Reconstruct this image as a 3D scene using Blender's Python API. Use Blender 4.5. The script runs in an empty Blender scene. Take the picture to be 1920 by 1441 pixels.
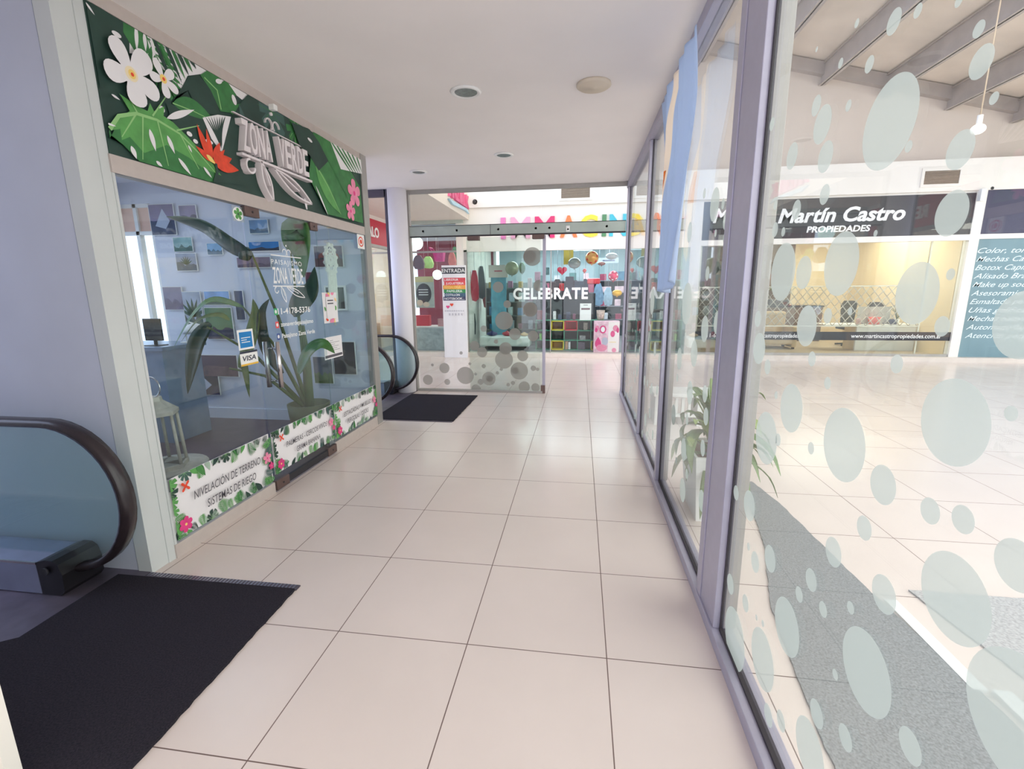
import bpy, bmesh, math, random
from mathutils import Vector, Matrix
from mathutils.geometry import tessellate_polygon
random.seed(7)
SC = bpy.context.scene
COL = SC.collection
PI = math.pi

# ------------------------------------------------------------------ camera, sky, lights, exposure
R2 = (0.9897408657, 0.1425943791, -0.0089365459)
U2 = (-0.0198191576, 0.1989693101, 0.9798052942)
F2 = (-0.1414928258, 0.9695762253, -0.1997541577)
CAM = (1.65944445, -1.11631245, 1.51807217)
FPX = 870.0689
cd = bpy.data.cameras.new('camera')
cd.sensor_fit = 'HORIZONTAL'; cd.sensor_width = 36.0; cd.lens = 36.0 * FPX / 1920.0
cd.clip_start = 0.02; cd.clip_end = 300
cam = bpy.data.objects.new('camera', cd); COL.objects.link(cam)
M = Matrix.Identity(4)
for r in range(3):
    M[r][0] = R2[r]; M[r][1] = U2[r]; M[r][2] = -F2[r]; M[r][3] = CAM[r]
cam.matrix_world = M
SC.camera = cam
SC.view_settings.view_transform = 'Standard'
SC.view_settings.look = 'None'
SC.view_settings.gamma = 1.0
SC.view_settings.use_curve_mapping = False
SC.view_settings.exposure = 0.28

W = bpy.data.worlds.new('sky'); SC.world = W; W.use_nodes = True
wn = W.node_tree; wn.nodes.clear()
wo = wn.nodes.new('ShaderNodeOutputWorld'); wb = wn.nodes.new('ShaderNodeBackground')
tc = wn.nodes.new('ShaderNodeTexCoord'); sx = wn.nodes.new('ShaderNodeSeparateXYZ')
mr = wn.nodes.new('ShaderNodeMapRange'); rp = wn.nodes.new('ShaderNodeValToRGB')
wn.links.new(tc.outputs['Generated'], sx.inputs[0]); wn.links.new(sx.outputs['X'], mr.inputs['Value'])
mr.inputs['From Min'].default_value = -1; mr.inputs['From Max'].default_value = 1
wn.links.new(mr.outputs[0], rp.inputs[0])
rp.color_ramp.elements[0].position = 0.25; rp.color_ramp.elements[0].color = (0.62, 0.72, 1.0, 1)
rp.color_ramp.elements[1].position = 0.62; rp.color_ramp.elements[1].color = (1.0, 0.965, 0.935, 1)
wn.links.new(rp.outputs[0], wb.inputs['Color']); wb.inputs['Strength'].default_value = 2.6
wn.links.new(wb.outputs[0], wo.inputs['Surface'])

def lamp(name, loc, size, energy, color=(1, 1, 1), sizey=None, rot=(0, 0, 0), portal=False):
    l = bpy.data.lights.new(name, 'AREA'); l.energy = energy; l.color = color
    l.shape = 'RECTANGLE'; l.size = size; l.size_y = sizey or size
    o = bpy.data.objects.new(name, l); COL.objects.link(o); o.location = loc; o.rotation_euler = rot
    if portal: l.cycles.is_portal = True
    return o
# lamps that hang inside the three shops beyond the glass
lamp('toy_shop_ceiling_lamp', (1.5, 11.6, 2.93), 3.2, 140, (0.86, 0.96, 1.0), 2.0)
lamp('office_ceiling_lamp', (7.9, 11.2, 2.93), 2.0, 100, (1.0, 0.89, 0.74), 2.0)
lamp('gift_shop_ceiling_lamp', (-2.1, 11.0, 2.93), 1.4, 26, (1.0, 0.93, 0.85), 1.4)
lamp('garden_shop_ceiling_lamp', (-2.2, 2.4, 2.70), 1.6, 10, (0.80, 0.88, 1.0), 1.2)
lamp('regalo_shop_ceiling_lamp', (-4.2, 8.8, 2.6), 1.4, 30, (1.0, 0.93, 0.82), 1.4)

# ------------------------------------------------------------------ helpers
def lin(c):
    return tuple(((v / 255.0) / 12.92 if v / 255.0 <= 0.04045 else ((v / 255.0 + 0.055) / 1.055) ** 2.4) for v in c)
MATS = {}
def mat(name, rgb, rough=0.6, metal=0.0, var=0.06, scale=9.0, emit=0.0, bump=0.0, spec=0.5, alpha=1.0, trans=0.0):
    if name in MATS: return MATS[name]
    m = bpy.data.materials.new(name); m.use_nodes = True
    nt = m.node_tree; p = nt.nodes['Principled BSDF']
    c = lin(rgb)
    p.inputs['Roughness'].default_value = rough; p.inputs['Metallic'].default_value = metal
    p.inputs['Specular IOR Level'].default_value = spec
    if var > 0 or bump > 0:
        t = nt.nodes.new('ShaderNodeTexCoord'); n = nt.nodes.new('ShaderNodeTexNoise')
        n.inputs['Scale'].default_value = scale; n.inputs['Detail'].default_value = 3
        nt.links.new(t.outputs['Object'], n.inputs['Vector'])
        r = nt.nodes.new('ShaderNodeValToRGB')
        r.color_ramp.elements[0].position = 0.3; r.color_ramp.elements[1].position = 0.7
        r.color_ramp.elements[0].color = tuple(v * (1 - var) for v in c) + (1,)
        r.color_ramp.elements[1].color = tuple(min(1, v * (1 + var)) for v in c) + (1,)
        nt.links.new(n.outputs['Fac'], r.inputs[0]); nt.links.new(r.outputs[0], p.inputs['Base Color'])
        if bump > 0:
            b = nt.nodes.new('ShaderNodeBump'); b.inputs['Strength'].default_value = bump; b.inputs['Distance'].default_value = 0.004
            nt.links.new(n.outputs['Fac'], b.inputs['Height']); nt.links.new(b.outputs[0], p.inputs['Normal'])
    else:
        p.inputs['Base Color'].default_value = c + (1,)
    if emit > 0:
        p.inputs['Emission Color'].default_value = c + (1,); p.inputs['Emission Strength'].default_value = emit
    if trans > 0: p.inputs['Transmission Weight'].default_value = trans
    p.inputs['Alpha'].default_value = alpha
    MATS[name] = m
    return m
def glass(name, tint=(0.93, 0.965, 0.955), haze=0.0, ior=1.45):
    if name in MATS: return MATS[name]
    m = bpy.data.materials.new(name); m.use_nodes = True; nt = m.node_tree; nt.nodes.clear()
    o = nt.nodes.new('ShaderNodeOutputMaterial'); mx = nt.nodes.new('ShaderNodeMixShader')
    tr = nt.nodes.new('ShaderNodeBsdfTransparent'); tr.inputs[0].default_value = tint + (1,)
    gl = nt.nodes.new('ShaderNodeBsdfGlossy'); gl.inputs['Roughness'].default_value = 0.0
    fr = nt.nodes.new('ShaderNodeFresnel'); ge = nt.nodes.new('ShaderNodeNewGeometry')
    im = nt.nodes.new('ShaderNodeMath'); im.operation = 'MULTIPLY_ADD'
    im.inputs[1].default_value = (1.0 / ior) - ior; im.inputs[2].default_value = ior
    nt.links.new(ge.outputs['Backfacing'], im.inputs[0]); nt.links.new(im.outputs[0], fr.inputs['IOR'])
    nt.links.new(fr.outputs[0], mx.inputs[0]); nt.links.new(tr.outputs[0], mx.inputs[1]); nt.links.new(gl.outputs[0], mx.inputs[2])
    last = mx
    if haze > 0:
        df = nt.nodes.new('ShaderNodeBsdfDiffuse'); df.inputs[0].default_value = (0.85, 0.88, 0.87, 1)
        m2 = nt.nodes.new('ShaderNodeMixShader'); m2.inputs[0].default_value = haze
        nt.links.new(mx.outputs[0], m2.inputs[1]); nt.links.new(df.outputs[0], m2.inputs[2]); last = m2
    nt.links.new(last.outputs[0], o.inputs['Surface'])
    MATS[name] = m
    return m
def frost(name, rgb, opac=0.8):
    if name in MATS: return MATS[name]
    m = bpy.data.materials.new(name); m.use_nodes = True; nt = m.node_tree; nt.nodes.clear()
    o = nt.nodes.new('ShaderNodeOutputMaterial'); mx = nt.nodes.new('ShaderNodeMixShader'); mx.inputs[0].default_value = opac
    tr = nt.nodes.new('ShaderNodeBsdfTransparent'); c = lin(rgb) + (1,)
    ad = nt.nodes.new('ShaderNodeMixShader'); ad.inputs[0].default_value = 0.5
    d = nt.nodes.new('ShaderNodeBsdfDiffuse'); t = nt.nodes.new('ShaderNodeBsdfTranslucent')
    d.inputs[0].default_value = c; t.inputs[0].default_value = c
    nt.links.new(d.outputs[0], ad.inputs[1]); nt.links.new(t.outputs[0], ad.inputs[2])
    nt.links.new(tr.outputs[0], mx.inputs[1]); nt.links.new(ad.outputs[0], mx.inputs[2]); nt.links.new(mx.outputs[0], o.inputs['Surface'])
    MATS[name] = m
    return m
def tile_mat(name, rgb, grout, size=0.6, w=0.0045, rough=0.16):
    m = bpy.data.materials.new(name); m.use_nodes = True; nt = m.node_tree; p = nt.nodes['Principled BSDF']
    t = nt.nodes.new('ShaderNodeTexCoord'); s = nt.nodes.new('ShaderNodeSeparateXYZ'); nt.links.new(t.outputs['Object'], s.inputs[0])
    outs = []
    for ax in ('X', 'Y'):
        d = nt.nodes.new('ShaderNodeMath'); d.operation = 'PINGPONG'; d.inputs[1].default_value = size / 2
        a = nt.nodes.new('ShaderNodeMath'); a.operation = 'ADD'; a.inputs[1].default_value = 60.0
        nt.links.new(s.outputs[ax], a.inputs[0]); nt.links.new(a.outputs[0], d.inputs[0])
        l = nt.nodes.new('ShaderNodeMath'); l.operation = 'LESS_THAN'; l.inputs[1].default_value = w / 2
        nt.links.new(d.outputs[0], l.inputs[0]); outs.append(l)
    mxm = nt.nodes.new('ShaderNodeMath'); mxm.operation = 'MAXIMUM'
    nt.links.new(outs[0].outputs[0], mxm.inputs[0]); nt.links.new(outs[1].outputs[0], mxm.inputs[1])
    n = nt.nodes.new('ShaderNodeTexNoise'); n.inputs['Scale'].default_value = 2.2; n.inputs['Detail'].default_value = 4
    nt.links.new(t.outputs['Object'], n.inputs['Vector'])
    r = nt.nodes.new('ShaderNodeValToRGB'); c = lin(rgb)
    r.color_ramp.elements[0].position = 0.3; r.color_ramp.elements[1].position = 0.7
    r.color_ramp.elements[0].color = tuple(v * 0.95 for v in c) + (1,); r.color_ramp.elements[1].color = c + (1,)
    nt.links.new(n.outputs['Fac'], r.inputs[0])
    mix = nt.nodes.new('ShaderNodeMix'); mix.data_type = 'RGBA'
    nt.links.new(mxm.outputs[0], mix.inputs['Factor']); nt.links.new(r.outputs[0], mix.inputs['A']); mix.inputs['B'].default_value = lin(grout) + (1,)
    nt.links.new(mix.outputs['Result'], p.inputs['Base Color'])
    rr = nt.nodes.new('ShaderNodeMapRange'); rr.inputs['To Min'].default_value = rough; rr.inputs['To Max'].default_value = 0.7
    nt.links.new(mxm.outputs[0], rr.inputs['Value']); nt.links.new(rr.outputs[0], p.inputs['Roughness'])
    MATS[name] = m
    return m

def at(px, py, ax, val):
    """point of the surveyed plane (axis ax at value val) read off the photograph at (px, py)"""
    a = (px - 960) / FPX; b = (720.5 - py) / FPX
    d = [R2[i] * a + U2[i] * b + F2[i] for i in range(3)]
    t = (val - CAM[ax]) / d[ax]
    return Vector([CAM[i] + t * d[i] for i in range(3)])

class MB:
    """collects shapes, builds ONE mesh object"""
    def __init__(self):
        self.v = []; self.f = []; self.m = []; self.mats = []; self.smooth = []
    def mi(self, m):
        if m not in self.mats: self.mats.append(m)
        return self.mats.index(m)
    def add(self, vs, fs, m, smooth=False):
        b = len(self.v); self.v += [tuple(v) for v in vs]
        k = self.mi(m)
        for f in fs:
            self.f.append([b + i for i in f]); self.m.append(k); self.smooth.append(smooth)
        return self
    def box(self, a, b, m, bev=0.0):
        x0, x1 = sorted((a[0], b[0])); y0, y1 = sorted((a[1], b[1])); z0, z1 = sorted((a[2], b[2]))
        if bev > 0:
            bm = bmesh.new(); bmesh.ops.create_cube(bm, size=1)
            for v in bm.verts:
                v.co = Vector((x0 + (v.co.x + .5) * (x1 - x0), y0 + (v.co.y + .5) * (y1 - y0), z0 + (v.co.z + .5) * (z1 - z0)))
            bmesh.ops.bevel(bm, geom=bm.edges[:], offset=bev, segments=2, affect='EDGES', profile=0.5)
            return self.bm(bm, m)
        vs = [(x0, y0, z0), (x1, y0, z0), (x1, y1, z0), (x0, y1, z0), (x0, y0, z1), (x1, y0, z1), (x1, y1, z1), (x0, y1, z1)]
        fs = [(0, 3, 2, 1), (4, 5, 6, 7), (0, 1, 5, 4), (1, 2, 6, 5), (2, 3, 7, 6), (3, 0, 4, 7)]
        return self.add(vs, fs, m)
    def bm(self, bm, m, smooth=False, mtx=None):
        bm.verts.ensure_lookup_table()
        vs = [(mtx @ v.co if mtx else v.co.copy()) for v in bm.verts]
        ids = {v: i for i, v in enumerate(bm.verts)}
        fs = [[ids[v] for v in f.verts] for f in bm.faces]
        bm.free()
        return self.add(vs, fs, m, smooth)
    def lathe(self, c, prof, m, seg=24, axis='z', smooth=True):
        vs = []; fs = []
        n = len(prof)
        for k in range(seg):
            a = 2 * PI * k / seg
            for (r, h) in prof:
                p = (r * math.cos(a), r * math.sin(a), h)
                if axis == 'y': p = (p[0], -p[2], p[1])
                if axis == 'x': p = (p[2], p[0], p[1])
                vs.append((c[0] + p[0], c[1] + p[1], c[2] + p[2]))
        for k in range(seg):
            k2 = (k + 1) % seg
            for j in range(n - 1):
                fs.append((k * n + j, k2 * n + j, k2 * n + j + 1, k * n + j + 1))
        self.add(vs, fs, m, smooth)
        caps = []
        if prof[0][0] > 1e-5: caps.append([k * n for k in range(seg)][::-1])
        if prof[-1][0] > 1e-5: caps.append([k * n + n - 1 for k in range(seg)])
        b = len(self.v) - len(vs); km = self.mi(m)
        for cpt in caps:
            self.f.append([b + i for i in cpt]); self.m.append(km); self.smooth.append(False)
        return self
    def cyl(self, c, r, h, m, seg=20, axis='z', r2=None):
        return self.lathe(c, [(r, 0), (r if r2 is None else r2, h)], m, seg, axis)
    def sphere(self, c, r, m, sc=(1, 1, 1), seg=18):
        bm = bmesh.new(); bmesh.ops.create_uvsphere(bm, u_segments=seg, v_segments=max(8, seg // 2), radius=1)
        for v in bm.verts: v.co = Vector((c[0] + v.co.x * r * sc[0], c[1] + v.co.y * r * sc[1], c[2] + v.co.z * r * sc[2]))
        return self.bm(bm, m, True)
    def tube(self, pts, r, m, seg=8, closed=False, sec=None, up=None):
        pts = [Vector(p) for p in pts]; n = len(pts)
        rad = r if isinstance(r, (list, tuple)) else [r] * n
        vs = []; fs = []
        prevn = None
        sec = sec or [(math.cos(2 * PI * k / seg), math.sin(2 * PI * k / seg)) for k in range(seg)]
        s = len(sec)
        for i, p in enumerate(pts):
            if closed: t = pts[(i + 1) % n] - pts[i - 1]
            else: t = pts[min(i + 1, n - 1)] - pts[max(i - 1, 0)]
            t.normalize()
            if up is not None: nn = Vector(up)
            elif prevn is None:
                nn = t.orthogonal()
            else: nn = prevn
            nn = (nn - t * nn.dot(t)); nn.normalize(); prevn = nn
            bb = t.cross(nn)
            for (a, b2) in sec: vs.append(p + nn * a * rad[i] + bb * b2 * rad[i])
        rng = n if closed else n - 1
        for i in range(rng):
            j = (i + 1) % n
            for k in range(s):
                k2 = (k + 1) % s
                fs.append((i * s + k, i * s + k2, j * s + k2, j * s + k))
        if not closed:
            fs.append(tuple(range(s))[::-1]); fs.append(tuple((n - 1) * s + k for k in range(s)))
        return self.add(vs, fs, m, True)
    def build(self, name, parent=None, loc=None):
        me = bpy.data.meshes.new(name); me.from_pydata(self.v, [], self.f)
        for mt in self.mats: me.materials.append(mt)
        for i, p in enumerate(me.polygons):
            p.material_index = self.m[i]; p.use_smooth = self.smooth[i]
        me.validate(); me.update()
        o = bpy.data.objects.new(name, me); COL.objects.link(o)
        if parent:
            o.parent = parent
            o.matrix_parent_inverse = Matrix.Translation(parent.location).inverted() if parent.type == 'EMPTY' else Matrix.Identity(4)
        return o

class Canvas:
    """flat printed artwork or lettering on a plane: layers go a hair in front of each other"""
    def __init__(self, mb, O, U, V, rect=None, start=0.0012, step=0.00025):
        self.mb = mb; self.O = Vector(O); self.U = Vector(U); self.V = Vector(V); self.N = self.U.cross(self.V)
        self.rect = rect; self.d = start; self.step = step
    def P(self, p, d=None): return self.O + self.U * p[0] + self.V * p[1] + self.N * (self.d if d is None else d)
    def clip(self, poly):
        if not self.rect: return poly
        x0, y0, x1, y1 = self.rect
        def cut(ps, ins, inter):
            out = []
            for i in range(len(ps)):
                a = ps[i - 1]; b = ps[i]
                if ins(b):
                    if not ins(a): out.append(inter(a, b))
                    out.append(b)
                elif ins(a): out.append(inter(a, b))
            return out
        def ix(xv): return lambda a, b: (xv, a[1] + (b[1] - a[1]) * (xv - a[0]) / (b[0] - a[0]))
        def iy(yv): return lambda a, b: (a[0] + (b[0] - a[0]) * (yv - a[1]) / (b[1] - a[1]), yv)
        for ins, it in ((lambda p: p[0] >= x0, ix(x0)), (lambda p: p[0] <= x1, ix(x1)), (lambda p: p[1] >= y0, iy(y0)), (lambda p: p[1] <= y1, iy(y1))):
            poly = cut(poly, ins, it)
            if len(poly) < 3: return []
        return poly
    def poly(self, pts, m, adv=True):
        pts = self.clip([tuple(p) for p in pts])
        if len(pts) < 3: return self
        tri = tessellate_polygon([[Vector((p[0], p[1], 0)) for p in pts]])
        fs = []
        for t in tri:
            a, b, c = (pts[i] for i in t)
            cr = (b[0] - a[0]) * (c[1] - a[1]) - (b[1] - a[1]) * (c[0] - a[0])
            if abs(cr) < 1e-10: continue
            fs.append(tuple(t) if cr > 0 else tuple(t)[::-1])
        self.mb.add([self.P(p) for p in pts], fs, m)
        if adv: self.d += self.step
        return self
    def rectf(self, x0, y0, x1, y1, m, adv=True): return self.poly([(x0, y0), (x1, y0), (x1, y1), (x0, y1)], m, adv)
    def ell(self, c, rx, ry, m, ang=0, n=22, adv=True):
        ca, sa = math.cos(ang), math.sin(ang)
        return self.poly([(c[0] + rx * math.cos(2 * PI * k / n) * ca - ry * math.sin(2 * PI * k / n) * sa,
                           c[1] + rx * math.cos(2 * PI * k / n) * sa + ry * math.sin(2 * PI * k / n) * ca) for k in range(n)], m, adv)
    def leaf(self, a, b, w, m, bend=0.0, n=12, adv=True, pw=0.8):
        a = Vector(a).to_2d() if len(a) > 2 else Vector(a); b = Vector(b)
        d = b - a; nn = Vector((-d.y, d.x)).normalized(); L = d.length
        l = []; r = []
        for k in range(n + 1):
            t = k / n; c = a + d * t + nn * bend * L * math.sin(PI * t); ww = w * 0.5 * (math.sin(PI * t ** pw)) 
            l.append(tuple(c + nn * ww)); r.append(tuple(c - nn * ww))
        return self.poly(l[1:-1] + [tuple(b)] + r[1:-1][::-1] + [tuple(a)], m, adv)
    def stroke(self, pts, w, m, adv=True):
        l = []; r = []; n = len(pts); P = [Vector(p) for p in pts]
        for i in range(n):
            t = (P[min(i + 1, n - 1)] - P[max(i - 1, 0)]); 
            if t.length < 1e-9: t = Vector((1, 0))
            t.normalize(); nn = Vector((-t.y, t.x)); ww = (w[i] if isinstance(w, (list, tuple)) else w) / 2
            l.append(P[i] + nn * ww); r.append(P[i] - nn * ww)
        for i in range(n - 1):
            self.poly([tuple(r[i]), tuple(r[i + 1]), tuple(l[i + 1]), tuple(l[i])], m, False)
        if adv: self.d += self.step
        return self
    def frond(self, a, b, w, m, n=14, bend=0.15, blade=0.5, stem=None):
        """palm leaf: a rib with blades on both sides"""
        a = Vector(a); b = Vector(b); d = b - a; nn = Vector((-d.y, d.x)).normalized(); L = d.length; u = d.normalized()
        def c(t): return a + d * t + nn * bend * L * math.sin(PI * t)
        for k in range(1, n):
            t = k / n; p = c(t); ll = w * math.sin(PI * (0.12 + 0.85 * t)) 
            for s in (-1, 1):
                q = p + (nn * s * 0.8 + u * 0.75).normalized() * ll
                self.leaf(tuple(p), tuple(q), L / n * blade, m, adv=False, n=5)
        self.stroke([tuple(c(k / 8)) for k in range(9)], L / n * 0.22, stem or m, False)
        self.d += self.step
        return self
    def monstera(self, c, r, ang, m, vein=None, holes=None):
        pts = []; N = 40
        for k in range(N + 1):
            t = -PI * 0.93 + 2 * PI * 0.93 * k / N
            rr = r * (0.62 + 0.38 * math.cos(t * 0.5) ** 1.0) * (1.0 if k % 5 else 0.52) * (1.05 - 0.25 * abs(math.sin(t)))
            pts.append((c[0] + rr * math.cos(t + ang), c[1] + rr * math.sin(t + ang)))
        self.poly(pts, m)
        if vein:
            for t in (-1.9, -1.2, -0.6, 0, 0.6, 1.2, 1.9):
                e = (c[0] + r * 0.8 * math.cos(t + ang), c[1] + r * 0.8 * math.sin(t + ang))
                self.stroke([c, e], [r * 0.035, r * 0.008], vein, False)
            self.d += self.step
        return self
    def flower(self, c, r, m, core=None, n=5, ang=0.3, wid=0.75):
        for k in range(n):
            a = ang + 2 * PI * k / n
            self.petal(c, (c[0] + r * math.cos(a), c[1] + r * math.sin(a)), r * wid, m)
        self.ell(c, r * .3, r * .3, m)
        self.d += self.step
        if core: self.ell(c, r * 0.17, r * 0.17, core)
        return self
    def petal(self, a, b, w, m, n=22):
        a = Vector(a); b = Vector(b); d = b - a; nn = Vector((-d.y, d.x)).normalized(); p = []
        for k in range(n):
            t = 2 * PI * k / n; u = 0.5 - 0.5 * math.cos(t)
            p.append(tuple(a + d * u + nn * (math.sin(t) * w * 0.5 * (0.45 + 0.75 * u))))
        self.poly(p, m, False); self.d += 6e-5
        return self
    def text(self, s, x0, y0, w, h, m, bold=0.0, shear=0.0, adv=True, extrude=0.0, space=1.0):
        """lettering fitted into the box x0, y0, w, h (h = capital height)"""
        vs, fs, bb = text_mesh(s, bold, shear, extrude, space)
        sx_ = w / (bb[1] - bb[0]); sy_ = h / 0.70
        out = []
        for v in vs:
            out.append(self.O + self.U * (x0 + (v[0] - bb[0]) * sx_) + self.V * (y0 + v[1] * sy_) + self.N * (self.d + (v[2] if extrude else 0)))
        self.mb.add(out, fs, m)
        if adv: self.d += self.step
        return self
TXT = {}
def text_mesh(s, bold, shear, extrude, space):
    key = (s, bold, shear, extrude, space)
    if key not in TXT:
        cu = bpy.data.curves.new('lettering', 'FONT'); cu.body = s; cu.size = 1.0; cu.offset = bold; cu.shear = shear
        cu.space_character = space; cu.resolution_u = 3
        if extrude: cu.extrude = extrude
        o = bpy.data.objects.new('lettering', cu); COL.objects.link(o)
        dg = bpy.context.evaluated_depsgraph_get(); me = bpy.data.meshes.new_from_object(o.evaluated_get(dg))
        vs = [tuple(v.co) for v in me.vertices]; fs = [tuple(p.vertices) for p in me.polygons]
        if extrude: vs = [(a, b, c + extrude) for a, b, c in vs]
        bpy.data.objects.remove(o); bpy.data.curves.remove(cu); bpy.data.meshes.remove(me)
        xs = [v[0] for v in vs] or [0, 1]
        TXT[key] = (vs, fs, (min(xs), max(xs)))
    return TXT[key]

def tag(o, label, cat, group=None):
    o['label'] = label; o['category'] = cat
    if group: o['group'] = group
    return o
def thing(name, loc, label, cat, group=None):
    o = bpy.data.objects.new(name, None); COL.objects.link(o); o.location = loc; o.empty_display_size = 0.1
    return tag(o, label, cat, group)
def struct(o):
    o['kind'] = 'structure'; return o
def sgroup(name, loc=(0, 0, 0)):
    o = bpy.data.objects.new(name, None); COL.objects.link(o); o.location = loc; return struct(o)
def sbox(name, a, b, m, parent=None):
    o = MB().box(a, b, m).build(name, parent)
    return struct(o) if not parent else o
def clone(root, loc, label=None, group=None):
    r = root.copy(); COL.objects.link(r)
    d = Vector(loc) - root.location; r.location = loc
    if label: r['label'] = label
    if group: r['group'] = group
    for ch in list(root.children):
        c = ch.copy(); COL.objects.link(c); c.parent = r
        for g in list(ch.children):
            e = g.copy(); COL.objects.link(e); e.parent = c
    return r

# ------------------------------------------------------------------ shared materials
M_tile = tile_mat('cream_tile', (221, 207, 200), (112, 92, 86), rough=0.22)
M_ceil = mat('ceiling_paint', (249, 243, 240), 0.85, var=0.02, scale=2)
M_lav = mat('lavender_grey_wall', (196, 199, 213), 0.75, var=0.03, scale=3)
M_pil = mat('pilaster_paint', (206, 209, 208), 0.7, var=0.03, scale=3)
M_white = mat('white_paint', (240, 234, 226), 0.7, var=0.02, scale=3)
M_alu = mat('anodised_aluminium', (172, 168, 184), 0.38, metal=0.35, var=0.03, scale=20)
M_alug = mat('grey_aluminium', (168, 164, 160), 0.42, metal=0.3, var=0.03, scale=20)
M_alub = mat('beige_aluminium', (198, 186, 180), 0.5, metal=0.1, var=0.03, scale=20)
M_gasket = mat('black_gasket', (48, 42, 48), 0.6)
M_black = mat('black_plastic', (26, 24, 28), 0.35)
M_dark = mat('dark_charcoal', (44, 42, 48), 0.6)
M_steel = mat('brushed_steel', (150, 150, 165), 0.3, metal=0.9, var=0.08, scale=40)
M_chrome = mat('chrome', (210, 205, 205), 0.15, metal=1.0)
M_bronze = mat('bronze_fitting', (112, 92, 88), 0.45, metal=0.5)
M_glass = glass('clear_glass')
M_glassg = glass('greenish_glass', (0.87, 0.93, 0.93))
M_frost = frost('frosted_film', (192, 200, 197), 0.76)
M_frostg = frost('grey_film', (170, 165, 160), 0.80)
M_w = mat('white_vinyl', (245, 244, 242), 0.5, var=0)
M_paper = mat('white_paper', (236, 234, 230), 0.7, var=0.03)
# ------------------------------------------------------------------ large structure
XR = 2.30          # plane of the glass wall on the right
XL = -0.65         # plane of the garden shop front
YF = 5.66          # plane of the glass wall at the end of the corridor
YS = 9.45          # plane of the shop fronts across the hall
ZC = 2.92          # corridor ceiling
struct(MB().box((-9, -9.0, -0.12), (12.5, 14.2, 0.0), M_tile).build('floor'))
struct(MB().box((-3.8, 0.885, ZC), (2.36, 3.93, ZC + 0.3), M_ceil).box((-2.3, -9.0, ZC), (2.36, 0.885, ZC + 0.3), M_ceil).box((-1.9, 3.93, ZC), (2.36, 5.72, ZC + 0.3), M_ceil).build('ceiling'))
# wall behind the near escalator, with the pilaster of the shop front
struct(MB().box((-6.5, 0.885, 0.0), (-0.742, 0.985, ZC), M_lav).build('wall_left'))
struct(MB().box((-0.742, 0.895, 0.0), (-0.733, 0.985, ZC), M_gasket).box((-0.733, 0.88, 0.0), (XL, 0.985, ZC), M_pil).build('trim_1'))
# white wall end close beside the camera, bottom left of the view
struct(MB().box((-3.0, -1.4, 0.0), (-0.055, -0.21, ZC), M_white, 0.004).box((-0.075, -0.21, 0.0), (-0.03, -0.17, ZC), M_white).build('wall_near'))

# garden shop shell
M_wood = mat('dark_plank_floor', (92, 74, 84), 0.4, var=0.12, scale=6)
M_shopw = mat('shop_wall', (222, 226, 240), 0.8, var=0.02, scale=2)
struct(MB().box((-3.8, 0.985, 0.0), (XL - 0.03, 3.83, 0.012), M_wood).build('floor_garden_shop'))
struct(MB().box((-3.8, 0.985, 2.75), (XL - 0.03, 3.83, 2.80), M_shopw).build('ceiling_garden_shop'))
wb_ = MB().box((-3.22, 3.83, 0.0), (XL - 0.03, 3.92, ZC), M_shopw)
wb_.box((-3.80, 3.83, 0.0), (-3.22, 3.92, 0.55), M_shopw).box((-3.80, 3.83, 2.52), (-3.22, 3.92, ZC), M_shopw)
struct(wb_.build('wall_back'))
struct(MB().box((-3.2, 3.815, 0.012), (XL - 0.03, 3.83, 0.14), M_shopw).build('baseboard_back'))
g = sgroup('window_1')
f = MB()
for x in (-3.79, -3.44, -3.235): f.box((x - 0.022, 3.84, 0.55), (x + 0.022, 3.90, 2.52), M_w)
for z in (0.57, 2.20, 2.50): f.box((-3.80, 3.84, z - 0.02), (-3.22, 3.90, z + 0.02), M_w)
f.build('window_frame', g)
MB().box((-3.78, 3.865, 2.22), (-3.24, 3.875, 2.48), mat('peach_blind', (246, 206, 186), 0.8)).build('roller_blind', g)
MB().box((-3.78, 3.862, 0.58), (-3.24, 3.868, 2.2), M_glass).build('window_pane', g)
g = sgroup('window_2')
f = MB().box((-3.80, 0.985, 0.0), (-3.74, 3.83, 0.6), M_shopw).box((-3.80, 0.985, 2.4), (-3.74, 3.83, 2.75), M_shopw)
for y in (1.0, 1.9, 2.8, 3.80): f.box((-3.80, y - 0.02, 0.6), (-3.74, y + 0.02, 2.4), M_w)
f.build('window_frame', g)
MB().box((-3.775, 1.0, 0.6), (-3.765, 3.8, 2.4), M_glass).build('window_pane', g)

# frame of the garden shop front
fr = MB()
fr.box((-0.70, 0.985, 0.0), (-0.645, 1.035, 2.86), M_pil)
fr.box((-0.70, 3.80, 0.0), (-0.63, 3.93, ZC), M_alug)
fr.box((-0.70, 1.03, 2.105), (-0.635, 3.80, 2.19), M_alub)
fr.box((-0.70, 1.03, 2.855), (-0.635, 3.80, ZC), M_alub)
fr.box((-0.70, 1.03, 0.0), (-0.635, 1.935, 0.085), M_alub)
fr.box((-0.70, 2.85, 0.0), (-0.635, 3.80, 0.10), M_alub)
fr.box((-0.72, 1.935, 0.0), (-0.64, 2.85, 0.012), M_steel)
fr.box((-0.70, 1.032, 0.085), (-0.64, 1.046, 2.105), M_pil)
struct(fr.build('trim_2'))

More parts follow.
